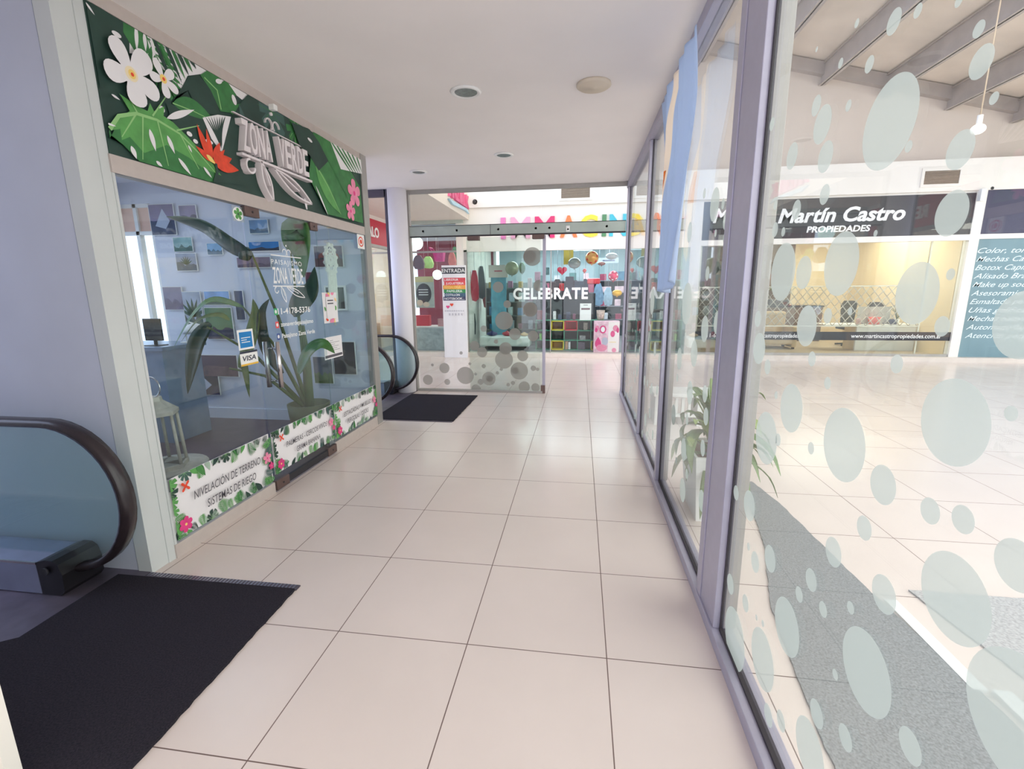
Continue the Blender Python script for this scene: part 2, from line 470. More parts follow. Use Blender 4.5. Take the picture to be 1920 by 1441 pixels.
# ---- printed banners on the glass
G1 = mat('print_dark_green', (38, 66, 58), 0.55, var=0.15, scale=8)
G2 = mat('print_mid_green', (56, 122, 66), 0.55, var=0.18, scale=14)
G3 = mat('print_bright_green', (92, 160, 84), 0.55, var=0.15, scale=14)
G4 = mat('print_pale_green', (168, 190, 172), 0.55, var=0.1, scale=14)
G5 = mat('print_slate_green', (64, 96, 92), 0.55, var=0.1)
GV = mat('print_vein', (150, 200, 130), 0.55, var=0)
PK = mat('print_pink', (238, 140, 172), 0.55, var=0.1, scale=20)
PM = mat('print_magenta', (226, 62, 132), 0.55, var=0.15, scale=20)
RD = mat('print_orange_red', (232, 74, 44), 0.55, var=0.15, scale=20)
YL = mat('print_yellow', (250, 214, 120), 0.55, var=0)
PW = mat('print_white', (238, 234, 236), 0.55, var=0.015)
PG = mat('print_grey_text', (92, 88, 96), 0.55, var=0)
def banner(parent, y0, y1, z0, z1, lines, seed, name='printed_banner'):
    rnd = random.Random(seed)
    w = y1 - y0; h = z1 - z0
    mb = MB().box((-0.6440, y0, z0), (-0.6425, y1, z1), PW)
    c = Canvas(mb, (-0.6425, y0, z0), (0, 1, 0), (0, 0, 1), (0, 0, w, h), 0.0004)
    # foliage around the border
    n = int(w / 0.040)
    for k in range(n):
        x = (k + rnd.random()) * w / n
        for top in (0, 1):
            if rnd.random() < 0.10: continue
            yb = h + 0.02 if top else -0.02
            a = (-PI / 2 if top else PI / 2) + rnd.uniform(-0.8, 0.8)
            L = h * rnd.uniform(0.18, 0.31)
            e = (x + L * math.cos(a), yb + L * math.sin(a))
            t = rnd.random(); g_ = rnd.choice((G1, G2, G3, G5, G4))
            if t < 0.55: c.frond((x, yb), e, L * 0.5, g_, 11, rnd.uniform(-.2, .2), 0.5)
            elif t < 0.85: c.leaf((x, yb), e, L * 0.42, g_, rnd.uniform(-.12, .12))
            else: c.monstera((x, yb + (e[1] - yb) * 0.2), L * 0.62, a, g_, GV)
    for side in (0, 1):
        for k in range(7):
            z = h * (0.06 + 0.145 * k); xb = -0.01 if not side else w + 0.01
            a = (0 if not side else PI) + rnd.uniform(-0.7, 0.7); L = h * rnd.uniform(0.2, 0.34)
            g_ = rnd.choice((G1, G2, G3, G3, G5))
            if rnd.random() < 0.5: c.frond((xb, z), (xb + L * math.cos(a), z + L * math.sin(a)), L * 0.4, g_, 9, 0.1, 0.6)
            else: c.monstera((xb, z), L * 0.65, a, g_, GV)
    c.flower((w * 0.07, h * 0.20), h * 0.13, PM, YL, 6)
    c.flower((w * 0.11, h * 0.80), h * 0.10, RD, None, 4, 0.8, 0.5)
    c.flower((w * 0.93, h * 0.55), h * 0.12, PK, PM, 5)
    c.flower((w * 0.97, h * 0.36), h * 0.08, PM, PK, 5)
    for (s, x, z, tw, th) in lines:
        c.text(s, w * x, h * z, w * tw, h * th, PG, 0.004, 0.18)
    return mb.build(name, parent)

def shop_pane(parent, y0, y1, z0, z1, m=None): return MB().box((-0.656, y0, z0), (-0.648, y1, z1), m or M_glass).build('window_pane', parent)
w3 = sgroup('window_3'); w4 = sgroup('window_4'); dz = sgroup('door_1')
shop_pane(w3, 1.046, 1.935, 0.085, 2.105)
banner(w3, 1.05, 1.93, 0.10, 0.475, [('NIVELACIÓN DE TERRENO', 0.16, 0.52, 0.68, 0.14), ('SISTEMAS DE RIEGO', 0.26, 0.27, 0.51, 0.14)], 3)
shop_pane(w4, 2.86, 3.80, 0.10, 2.105, M_glassg)
banner(w4, 2.87, 3.79, 0.125, 0.47, [('ESTACADAS - MUELLES', 0.17, 0.52, 0.66, 0.13), ('PERGOLAS - DECKS', 0.23, 0.28, 0.52, 0.13)], 9)
MB().box((-0.648, 1.942, 0.075), (-0.638, 2.845, 2.095), M_glassg).build('door_pane', dz)
banner(dz, 1.95, 2.84, 0.14, 0.475, [('PALMERAS - CERCOS VIVOS', 0.16, 0.52, 0.68, 0.13), ('GRAMA BAHIANA', 0.30, 0.28, 0.40, 0.13)], 5)
bpy.context.view_layer.update()
for o in dz.children:
    if o.name.startswith('printed_banner'): o.location.x += 0.006
for (a, b, z0, z1, nm) in ((1.945, 2.09, 2.035, 2.10, 'top_hinge_patch'), (2.74, 2.85, 2.035, 2.10, 'top_hinge_patch'), (1.945, 2.10, 0.012, 0.09, 'floor_hinge_patch'), (2.70, 2.85, 0.012, 0.09, 'floor_hinge_patch')):
    MB().box((-0.662, a, z0), (-0.624, b, z1), M_bronze, 0.004).cyl((-0.624, (a + b) / 2, (z0 + z1) / 2), 0.008, 0.003, M_dark, 10, 'x').build(nm, dz)
MB().box((-0.655, 2.10, 0.02), (-0.632, 2.70, 0.075), M_dark).build('bottom_rail', dz)
for x in (-0.60, -0.70):
    h = MB().tube([(x, 2.09, 0.80), (x, 2.09, 1.15)], 0.018, M_chrome, 12)
    for z in (0.85, 1.10): h.tube([(x, 2.09, z), (-0.643, 2.09, z)], 0.007, M_chrome, 8)
    h.build('pull_handle', dz)
# lettering on the glass door
def dp(px, py): p = at(px, py, 0, -0.637); return (p.y, p.z)
mb = MB(); c = Canvas(mb, (-0.6378, 0, 0), (0, 1, 0), (0, 0, 1), None, 0.0004)
ya, za = dp(511, 494); yb, zb = dp(569, 500)
ya = dp(512, 520)[0]; yb = dp(568, 520)[0]; wl = yb - ya
zt = dp(540, 481)[1]
c.text('PAISAJISMO', ya, dp(540, 494)[1] - 0.012, wl, 0.036, M_w, 0.006, 0, True, 0, 1.25)
c.stroke([(ya, zt), (yb, zt)], 0.008, M_w)
z1_ = dp(540, 531)[1]; z2_ = dp(540, 502)[1]
c.text('ZONA', ya, z1_, wl * 0.47, z2_ - z1_, M_w, 0.012)
c.text('VERDE', ya + wl * 0.52, z1_, wl * 0.48, z2_ - z1_, M_w, 0.012)
zl = z1_ - 0.022
c.stroke([(ya - 0.01, zl), (yb + 0.01, zl)], 0.009, M_w)
def logo_under(c, x0, x1, z, s, m, w):
    """curl and the two outlined leaves below the name"""
    L = x1 - x0
    c.stroke([(x0 + L * (0.07 + 0.055 * math.cos(t)), z - s * 0.30 + s * 0.22 * math.sin(t)) for t in [PI / 2 + k * 0.42 for k in range(12)]], w, m)
    def outline(a, b, wd, bend):
        a = Vector(a); b = Vector(b); d = b - a; nn = Vector((-d.y, d.x)).normalized()
        for sgn in (-1, 1):
            c.stroke([tuple(a + d * t + nn * (sgn * wd * math.sin(PI * t) + bend * math.sin(PI * t))) for t in [k / 10 for k in range(11)]], w, m)
    outline((x0 + L * 0.22, z - s * 0.02), (x0 + L * 0.34, z - s * 1.25), s * 0.20, 0)
    outline((x0 + L * 0.40, z - s * 0.08), (x0 + L * 1.0, z - s * 0.92), s * 0.24, 0)
    c.stroke([(x0 + L * 0.25, z - s * 0.15), (x0 + L * 0.31, z - s * 0.75)], w * 0.8, m)
    c.stroke([(x0 + L * 0.48, z - s * 0.15), (x0 + L * 0.78, z - s * 0.58)], w * 0.8, m)
def logo_over(c, xc, z, s, m, w):
    for sg in (-1, 1):
        c.stroke([(xc + sg * (s * 0.32 - s * 0.30 * math.cos(t)), z + s * 0.32 + s * 0.30 * math.sin(t)) for t in [-0.9 + k * 0.45 for k in range(10)]], w, m)
    c.ell((xc, z + s * 0.95), s * 0.09, s * 0.09, m)
logo_under(c, ya, yb, zl, 0.10, M_w, 0.007)
logo_over(c, (ya + yb) / 2, zt, 0.085, M_w, 0.007)
ys = dp(520, 583)[0]
zt1 = dp(545, 587)[1]
wn_ = dp(581, 583)[0] - ys
c.text('11-4178-5376', ys, zt1, wn_, 0.045, M_w, 0.02)
c.text('zonaverdepaisajismo', ys + 0.02, zt1 - 0.095, wn_ + .01, 0.034, M_w, 0.018)
c.text('Paisajismo Zona Verde', ys + 0.02, zt1 - 0.185, wn_ + .02, 0.034, M_w, 0.018)
for k, (cc, z) in enumerate((((60, 180, 110), zt1), ((240, 90, 90), zt1 - 0.1), ((70, 90, 150), zt1 - 0.19))):
    c.rectf(ys - 0.045, z - 0.004, ys - 0.005, z + 0.046, mat('icon_%s' % ('green', 'red', 'blue')[k], cc, 0.6, var=0))
    c.ell((ys - 0.025, z + 0.021), 0.012, 0.014, M_w)
mb.build('door_lettering', dz)
# stickers on the fixed pane and cards on the right pane
def sticker(parent, px0, py0, px1, py1, base, draw, name, off=-0.6465, thick=0.001):
    a = at(px0, py1, 0, off); b = at(px1, py0, 0, off)
    a2 = at(px0, py0, 0, off); b2 = at(px1, py1, 0, off)
    y0, y1 = a.y, b.y; z0 = (a.z + b2.z) / 2; z1 = (b.z + a2.z) / 2
    mb = MB().box((off, y0, z0), (off + thick, y1, z1), base)
    c = Canvas(mb, (off + thick, y0, z0), (0, 1, 0), (0, 0, 1), (0, 0, y1 - y0, z1 - z0), 0.0003)
    draw(c, y1 - y0, z1 - z0)
    return mb.build(name, parent)
M_blue = mat('card_blue', (20, 130, 200), 0.5, var=0)
M_gold = mat('card_gold', (236, 186, 70), 0.5, var=0)
M_navy = mat('card_navy', (44, 48, 70), 0.5, var=0)
def d1(c, w, h):
    c.rectf(w * .1, h * .1, w * .9, h * .88, M_blue)
    for k in range(3): c.rectf(w * .2, h * (.35 + .11 * k), w * (.75, .55, .8)[k], h * (.39 + .11 * k), M_w, False)
def d2(c, w, h):
    c.rectf(0, 0, w, h * .13, M_gold); c.rectf(0, h * .86, w, h, M_navy); c.text('VISA', w * .12, h * .34, w * .76, h * .34, M_navy, 0.02, 0.2)
sticker(w3, 448, 617, 473, 655, M_w, d1, 'blue_card_sticker')
sticker(w3, 452, 657, 482, 684, M_w, d2, 'card_sticker')
def d3(c, w, h):
    c.ell((w / 2, h / 2), w * .45, h * .45, M_w); c.flower((w / 2, h / 2), w * .36, G3, G1, 5)
sticker(w3, 437, 387, 455, 415, mat('clear_disc', (200, 206, 200), 0.5, alpha=0.25), d3, 'round_sticker')
def d4(c, w, h):
    rnd = random.Random(4)
    for k in range(16):
        a = rnd.random() * 6.28; x = w / 2 + w * .42 * math.cos(a); z = h / 2 + h * .46 * math.sin(a)
        c.leaf((x, z), (x + rnd.uniform(-.3, .3) * w, z + rnd.uniform(-.14, .14) * h), w * .18, rnd.choice((G2, G3, PK, RD, YL)))
    c.rectf(w * .2, h * .14, w * .8, h * .86, PW)
    c.rectf(w * .3, h * .62, w * .7, h * .66, PG, False); c.rectf(w * .3, h * .72, w * .7, h * .76, PG)
sticker(w4, 608, 548, 630, 605, PW, d4, 'floral_card')
def d5(c, w, h):
    c.rectf(w * .03, h * .06, w * .97, h * .18, PG)
    for k in range(6): c.rectf(w * .32, h * (.36 + .09 * k), w * (.85, .7, .8, .6, .85, .5)[k], h * (.375 + .09 * k), PG, False)
    c.d += 0.0003; c.ell((w * .18, h * .7), w * .08, h * .1, PG)
sticker(w4, 609, 630, 640, 671, PW, d5, 'paper_notice')
def d6(c, w, h):
    c.ell((w / 2, h / 2), w * .36, h * .36, RD); c.ell((w / 2, h / 2), w * .27, h * .27, M_w); c.ell((w / 2, h / 2), w * .16, h * .16, RD)
sticker(sgroup('trim_3', (0, 0, 0)), 671, 440, 682, 466, M_w, d6, 'alarm_sticker', off=-0.6295)

# ---- header sign with jungle artwork
hs = thing('shop_sign', (XL, 2.4, 2.19), 'long green tropical leaf sign above the garden shop glass front', 'sign')
mb = MB().box((-0.648, 1.035, 2.19), (-0.640, 3.80, 2.855), G1)
def H(x, y):      # crop coordinates of the sign survey -> sign plane
    p = at(140 + x / 3.3103, y / 3.3103, 0, -0.640); return (p.y, p.z)
def HP(*pts): return [H(*p) for p in pts]
c = Canvas(mb, (-0.640, 0, 0), (0, 1, 0), (0, 0, 1), (1.04, 2.192, 3.795, 2.853), 0.0004)
c.poly(HP((340, 100), (1110, 570), (1040, 620), (965, 560), (880, 500), (780, 460), (700, 470), (660, 560), (560, 440), (450, 340), (340, 330)), PW)
c.frond(H(330, 20), H(620, 620), 0.16, G2, 12, 0.05, 0.75)
c.poly(HP((300, 60), (420, 130), (470, 330), (380, 330), (300, 200)), G2)
for (x0, y0, x1, y1) in ((380, 150, 385, 325), (430, 200, 440, 320), (470, 230, 500, 350), (530, 320, 560, 420), (590, 290, 660, 540)):
    c.leaf(H(x0, y0), H(x1, y1), 0.022, PW)
for k in range(8): c.leaf(H(470 + 38 * k, 190 + 25 * k), H(620 + 22 * k, 560 - 22 * k), 0.028, (G1, G2)[k % 2])
c.poly(HP((120, 0), (200, 60), (230, 400), (150, 560), (60, 60)), G1)
c.leaf(H(60, 10), H(120, 95), 0.012, PW)
c.ell(H(255, 213), 0.025, 0.012, PW)
# split leaf in the middle
c.poly(HP((700, 480), (760, 465), (840, 540), (880, 640), (900, 720), (760, 690), (700, 560), (620, 600), (600, 640)), G1)
c.poly(HP((775, 465), (830, 430), (880, 450), (920, 490), (870, 500), (880, 525), (935, 495), (1000, 590), (965, 610), (985, 650), (1040, 640), (1050, 760), (960, 700), (900, 690), (840, 560)), G2)
c.stroke(HP((800, 480), (880, 560), (905, 680)), 0.008, GV)
c.ell(H(890, 505), 0.03, 0.014, PW, 0.4); c.ell(H(985, 620), 0.02, 0.03, PW, 0.3)
c.poly(HP((1090, 565), (1500, 800), (1450, 950), (1300, 1060), (1040, 1000), (900, 900), (960, 740), (1040, 620)), G1)
c.monstera(H(1215, 690), .20, -1.2, G5, G2); c.monstera(H(1360, 800), .17, -.4, G2, GV); c.monstera(H(820, 1050), .12, 2.0, G2, GV)
c.poly(HP((560, 640), (760, 690), (900, 760), (1000, 920), (1060, 1150), (860, 1130), (740, 950), (600, 760)), G1)
c.leaf(H(600, 640), H(870, 760), .10, G2, .08); c.stroke(HP((600, 640), (730, 690), (870, 760)), [.006, .005, .002], GV); c.leaf(H(1010, 640), H(1200, 1120), .07, G5, -.05); c.frond(H(1480, 900), H(1330, 760), .10, G2, 9, .1, .6)
c.leaf(H(562, 735), H(735, 682), 0.035, PW); c.ell(H(533, 678), 0.018, 0.016, PW)
# white fan palm
c.poly(HP((785, 730), (880, 712), (962, 725), (930, 850), (905, 950), (840, 860)), PW)
for k in range(8): c.leaf(H(800 + 18 * k, 722), H(905, 930 - 4 * k), 0.012, G1, 0.06 - 0.02 * k)
# large bright leaf on the left
c.poly(HP((180, 900), (205, 800), (215, 840), (290, 900), (400, 1010), (500, 1060), (700, 1110), (860, 1130), (880, 1040), (780, 960), (640, 820), (420, 760), (250, 780)), G2)
c.poly(HP((210, 810), (240, 740), (330, 690), (300, 640), (262, 580), (380, 660), (440, 690), (455, 640), (480, 690), (545, 660), (540, 720), (600, 760), (700, 860), (800, 960), (900, 1090), (780, 1040), (700, 980), (560, 900), (420, 950), (330, 850), (280, 870), (270, 800)), G3)
c.stroke(HP((205, 800), (260, 720), (370, 705), (500, 745), (640, 830), (760, 950), (870, 1080)), [0.02, 0.018, 0.016, 0.013, 0.011, 0.008, 0.005], GV)
for p, q in (((370, 705), (280, 850)), ((410, 715), (410, 990)), ((500, 745), (570, 1030)), ((640, 830), (760, 1050)), ((375, 700), (330, 620)), ((470, 720), (560, 590)), ((620, 810), (760, 780))):
    c.stroke(HP(p, q), [0.009, 0.004], GV)
for (x0, y0, x1, y1, w_) in ((450, 800, 490, 940, .030), (560, 840, 608, 955, .028), (335, 905, 370, 988, .028), (690, 900, 715, 948, .014), (628, 980, 710, 1088, .026), (490, 1000, 530, 1035, .02), (785, 1035, 838, 1105, .02), (210, 585, 265, 622, .012), (180, 765, 240, 785, .010)):
    c.leaf(H(x0, y0), H(x1, y1), w_, PW)
c.ell(H(697, 832), 0.02, 0.013, PW); c.ell(H(735, 878), 0.018, 0.012, PW); c.ell(H(820, 880), 0.03, 0.012, PW)
# bird of paradise
for p, q, w_, m_ in (((830, 1000), (742, 770), .05, RD), ((840, 1005), (735, 905), .04, RD), ((840, 990), (800, 800), .04, RD), ((850, 1000), (885, 885), .05, RD), ((855, 1010), (960, 985), .07, RD), ((850, 1015), (1005, 1058), .07, RD), ((850, 1020), (915, 930), .04, RD)):
    c.leaf(H(*p), H(*q), w_, m_)
c.leaf(H(800, 960), H(860, 1020), 0.03, YL)
c.stroke(HP((860, 1015), (870, 1070), (850, 1130)), 0.02, G1)
# right end: blades, striped leaf, slits, hibiscus
c.poly(HP((1470, 795), (1560, 850), (1760, 1160), (1780, 1385), (1560, 1330), (1440, 1100)), G2)
c.poly(HP((1560, 840), (1770, 960), (1775, 1080), (1640, 1050)), PW)
for k in range(7): c.leaf(H(1560 + 34 * k, 850 + 20 * k), H(1730 + 8 * k, 1110 - 8 * k), 0.026, G2)
c.leaf(H(1470, 800), H(1690, 1250), 0.14, G2, 0.08)
c.leaf(H(1480, 1030), H(1640, 1330), 0.13, G3, -0.05)
c.stroke(HP((1470, 1000), (1560, 1160), (1640, 1330)), [0.010, 0.007, 0.003], GV)
c.poly(HP((1330, 760), (1440, 800), (1500, 880), (1560, 1000), (1500, 1060), (1440, 960), (1380, 900)), G1)
c.ell(H(1445, 870), 0.035, 0.012, PW, -0.2)
c.leaf(H(1480, 1150), H(1560, 1340), 0.022, PW); c.leaf(H(1410, 1220), H(1430, 1320), 0.03, PW)
c.flower(H(1722, 1200), 0.135, PK, PM, 5, 0.4); c.flower(H(1700, 1310), 0.095, PK, PM, 5, 0.2)
# frangipani
def petal(c0, tip, w_): c.petal(H(*c0), H(*tip), w_, PW)
for tip, w_ in (((200, 220), .105), ((155, 430), .11), ((430, 345), .12), ((380, 668), .125), ((502, 605), .11)): petal((325, 465), tip, w_)
c.d += c.step
c.ell(H(325, 462), 0.06, 0.055, PW); c.ell(H(325, 462), 0.035, 0.035, mat('print_cream', (246, 228, 190), .55, var=0)); c.ell(H(328, 463), 0.020, 0.022, YL); c.ell(H(330, 465), 0.009, 0.009, RD)
for tip, w_ in (((465, 358), .055), ((438, 470), .055), ((585, 450), .055), ((550, 612), .06), ((618, 578), .055)): petal((523, 492), tip, w_)
c.d += c.step
c.ell(H(523, 492), 0.022, 0.022, YL); c.ell(H(525, 493), 0.009, 0.009, RD)
mb.build('printed_panel', hs)
# raised white letters and ornament (stand 5 cm off the panel)
M_let = mat('sign_letter_white', (236, 226, 228), 0.5, var=0.02)
def HQ(x, y): p = at(140 + x / 3.3103, y / 3.3103, 0, -0.585); return (p.y, p.z)
yA = HQ(1045, 850)[0]; yB = HQ(1455, 1000)[0]
zb_ = (HQ(1050, 940)[1] + HQ(1440, 1075)[1]) / 2; zt_ = (HQ(1050, 750)[1] + HQ(1440, 925)[1]) / 2
mb = MB(); c = Canvas(mb, (-0.640, 0, 0), (0, 1, 0), (0, 0, 1), None, 0.001)
Lw = yB - yA
for i, ch in enumerate('ZONA VERDE'):
    if ch != ' ': c.text(ch, yA + Lw * i / 10, zb_, Lw / 11.5, zt_ - zb_, M_let, 0.02, 0, False, 0.026)
mb.build('raised_letters', hs)
mb = MB()
def ribbon(mb, pts, w, depth, m):
    """extruded strip following 2D points on the sign plane"""
    P = [Vector(p) for p in pts]; n = len(P); vs = []; fs = []
    for i in range(n):
        t = P[min(i + 1, n - 1)] - P[max(i - 1, 0)]; t.normalize(); nn = Vector((-t.y, t.x)) * w / 2
        for q in (P[i] + nn, P[i] - nn):
            vs.append((-0.639, q.x, q.y)); vs.append((-0.639 + depth, q.x, q.y))
    for i in range(n - 1):
        a = i * 4; b = a + 4
        fs += [(a + 1, a + 3, b + 3, b + 1), (a, b, b + 2, a + 2), (a, a + 1, b + 1, b), (a + 2, b + 2, b + 3, a + 3)]
    fs += [(0, 2, 3, 1), (4 * n - 4, 4 * n - 3, 4 * n - 1, 4 * n - 2)]
    mb.add(vs, fs, m)
class RC:
    def __init__(self, mb, depth): self.mb = mb; self.depth = depth
    def stroke(self, pts, w, m, adv=True): ribbon(self.mb, pts, w, self.depth, m)
    def ell(self, c0, rx, ry, m): self.mb.cyl((-0.639, c0[0], c0[1]), rx, self.depth, m, 12, 'x')
rc = RC(mb, 0.05)
rc.stroke([(yA - 0.02, zb_ - 0.030), (yB + 0.03, zb_ - 0.030)], 0.016, M_let)
logo_under(rc, yA, yB, zb_ - 0.03, 0.20, M_let, 0.014)
rc2 = RC(mb, 0.02)
rc2.stroke([(yA - 0.02, zt_ + 0.03), (yB - 0.02, zt_ + 0.03)], 0.007, M_let)
logo_over(rc2, (yA + yB) / 2, zt_ + 0.03, 0.13, M_let, 0.007)
mb.build('leaf_ornament', hs)
# ------------------------------------------------------------------ escalators
M_rub = mat('handrail_rubber', (44, 36, 40), 0.25, var=0.05, scale=30)
M_mat = mat('black_carpet_mat', (46, 43, 50), 0.95, var=0.3, scale=160, bump=0.8, spec=0.1)
M_plate = mat('dark_metal_plate', (104, 96, 108), 0.42, metal=0.5, var=0.22, scale=7)
M_escg = glass('escalator_glass', (0.84, 0.94, 0.945), haze=0.04)
M_deck = mat('escalator_deck', (150, 156, 182), 0.35, metal=0.5, var=0.12, scale=6)
def stadium(xe, r, zc, xl, n=22, k=1.0):
    """handrail centre line: top run from the left, round the newel, back along the bottom"""
    pts = [(xl, zc + r), (xl * 0.5 + (xe - r) * 0.5, zc + r)]
    for i in range(n + 1):
        a = PI / 2 - PI * i / n
        pts.append((xe - r + r * k * math.cos(a), zc + r * math.sin(a)))
    return pts
def balustrade(esc, xe, y, r, zc, xl, side=1, depth=0.21):
    loop = stadium(xe, r, zc, xl)
    loop += [(xe - r - 0.04, zc - r - 0.005), (xe - r - 0.08, zc - r - 0.01)]
    sec = [(-0.5, -0.55), (-0.2, -1.0), (0.35, -1.0), (0.95, -0.7), (1.05, 0), (0.95, 0.7), (0.35, 1.0), (-0.2, 1.0), (-0.5, 0.55)]
    w = 0.042
    mb = MB(); pts = [Vector((a, y, b)) for a, b in loop]
    n = len(pts); vs = []; fs = []
    for i, p in enumerate(pts):
        t = (pts[min(i + 1, n - 1)] - pts[max(i - 1, 0)]).normalized()
        nn = Vector((-t.z, 0, t.x)); 
        for (a, b) in sec: vs.append(p + nn * a * 0.026 + Vector((0, b * w, 0)))
    s = len(sec)
    for i in range(n - 1):
        for k in range(s):
            k2 = (k + 1) % s; fs.append((i * s + k, (i + 1) * s + k, (i + 1) * s + k2, i * s + k2))
    fs.append(tuple(range(s))); fs.append(tuple((n - 1) * s + k for k in range(s))[::-1])
    mb.add(vs, fs, M_rub, True); mb.build('handrail', esc)
    # glass inside the loop
    inner = stadium(xe - 0.022, r - 0.022, zc, xl)
    poly = [(a, b) for a, b in inner] + [(xl, zc - r + 0.022)]
    vs = [(a, y - 0.005, b) for a, b in poly] + [(a, y + 0.005, b) for a, b in poly]; m_ = len(poly)
    fs = [tuple(range(m_)), tuple(range(m_, 2 * m_))[::-1]] + [(k, m_ + k, m_ + (k + 1) % m_, (k + 1) % m_) for k in range(m_)]
    MB().add(vs, fs, M_escg).build('glass_panel', esc)
    # deck and newel cap
    y0, y1 = sorted((y - side * (depth * 0.48), y + side * (depth * 0.52)))
    dk = MB(); x1 = xe - r - 0.10
    dk.box((xl, y0, 0.012), (x1, y1, 0.185), M_deck, 0.004)
    dk.box((xl, y0 - 0.002, 0.178), (x1, y0 + 0.006, 0.19), M_chrome)
    dk.build('deck', esc)
    cap = MB()
    prof = [(x1, 0.012), (x1 + 0.03, 0.012), (x1 + 0.115, 0.012), (x1 + 0.14, 0.04), (x1 + 0.145, 0.13), (x1 + 0.13, 0.185), (x1 + 0.10, 0.205), (x1 + 0.05, 0.205), (x1, 0.19)]
    m_ = len(prof)
    ya, yb = y0 + 0.0, y1 - 0.01
    vs = [(a, ya, b) for a, b in prof] + [(a, yb, b) for a, b in prof]
    fs = [tuple(range(m_)), tuple(range(m_, 2 * m_))[::-1]] + [(k, m_ + k, m_ + (k + 1) % m_, (k + 1) % m_) for k in range(m_)]
    cap.add(vs, fs, M_black)
    cp_ = cap.build('newel_cap', esc)
    MB().cyl((x1 + 0.06, y0 - 0.006, 0.15), 0.02, 0.008, M_dark, 14, 'y').build('inlet_button', cp_)
def steps(esc, y0, y1, x1, up=False):
    mb = MB().box((x1 - 1.1, y0, 0.0), (x1, y1, 0.014), M_plate)
    for k in range(22): mb.box((x1 - 1.1 + k * 0.05, y0 + 0.01, 0.014), (x1 - 1.09 + k * 0.05, y1 - 0.01, 0.017), M_plate)
    mb.build('floor_plate', esc)
esc = thing('escalator', (-1.2, 0.4, 0), 'near escalator end with a black handrail loop against the lavender wall', 'escalator', None)
balustrade(esc, -0.556, 0.735, 0.382, 0.508, -3.2, 1)
MB().box((-3.2, -0.16, 0.0), (-0.66, 0.885, 0.010), M_plate).build('floor_plate', esc)
steps_mb = MB()
for k in range(26): steps_mb.box((-3.1 + 0.04 * k, -0.10, 0.010), (-3.085 + 0.04 * k, 0.60, 0.016), M_steel)
steps_mb.build('comb_plate', esc)
esc = thing('escalator', (-1.2, 4.95, 0), 'far escalator with two black handrail loops beside the round white column', 'escalator', None)
balustrade(esc, -0.70, 5.38, 0.39, 0.475, -3.2, 1)
balustrade(esc, -0.70, 4.46, 0.39, 0.475, -3.2, -1)
MB().box((-3.2, 3.93, 0.0), (-0.80, 5.62, 0.010), M_plate).build('floor_plate', esc)

# mats
mb = MB()
def mat_slab(name, pts, z0, z1, m, label, seed=1, ragged=None):
    rnd = random.Random(seed); P = []
    n = len(pts)
    for i in range(n):
        a = Vector(pts[i]); b = Vector(pts[(i + 1) % n]); L = (b - a).length
        k = max(1, int(L / 0.03)) if ragged is None or i in ragged else 1
        for j in range(k):
            p = a + (b - a) * j / k
            if k > 1 and j: p = p + Vector((rnd.uniform(-1, 1), rnd.uniform(-1, 1))) * 0.0035
            P.append((p.x, p.y))
    tri = tessellate_polygon([[Vector((p[0], p[1], 0)) for p in P]]); m_ = len(P)
    vs = [(p[0], p[1], z1) for p in P] + [(p[0], p[1], z0) for p in P]
    fs = []
    for t in tri:
        a, b, cc = (P[i] for i in t)
        cr = (b[0] - a[0]) * (cc[1] - a[1]) - (b[1] - a[1]) * (cc[0] - a[0])
        fs.append(tuple(t) if cr > 0 else tuple(t)[::-1])
    fs += [(k, m_ + k, m_ + (k + 1) % m_, (k + 1) % m_)[::-1] for k in range(m_)]
    mb = MB().add(vs, fs, m)
    return tag(mb.build(name), label, 'mat')
mat_slab('floor_mat', [(-0.80, 0.36), (-1.3, 0.02), (-1.3, -0.165), (-0.02, -0.165), (0.0, -0.9), (0.235, -0.9), (0.245, 0.0), (0.225, 0.845), (-0.815, 0.835)], 0.0, 0.013, M_mat, 'large black carpet mat on the floor in front of the near escalator', 3, (5, 6))
mat_slab('floor_mat', [(-0.79, 4.01), (0.205, 4.005), (0.205, 5.36), (-0.80, 5.36)], 0.0, 0.013, M_mat, 'small black carpet mat at the far escalator near the glass door', 5, (1,))
g = MB().box((-0.82, 0.846, 0.0), (0.232, 0.884, 0.006), M_plate)
for k in range(52): g.box((-0.815 + 0.02 * k, 0.849, 0.006), (-0.806 + 0.02 * k, 0.881, 0.0085), M_steel)
struct(g.build('trim_4'))
struct(MB().box((-0.78, 3.975, 0.0), (0.20, 4.003, 0.006), M_plate).build('trim_5'))

# round column by the far escalator
struct(MB().cyl((-0.935, 5.54, 0), 0.135, ZC, mat('column_paint', (244, 240, 246), 0.6, var=0.02, scale=3), 40).build('trim_6'))
M_df = mat('dark_frame', (84, 78, 92), .5)
struct(MB().box((-1.105, 5.50, 0), (-1.072, 5.56, ZC), M_df).box((-6.0, 5.50, 2.82), (-1.09, 5.56, ZC), M_df).build('trim_7'))

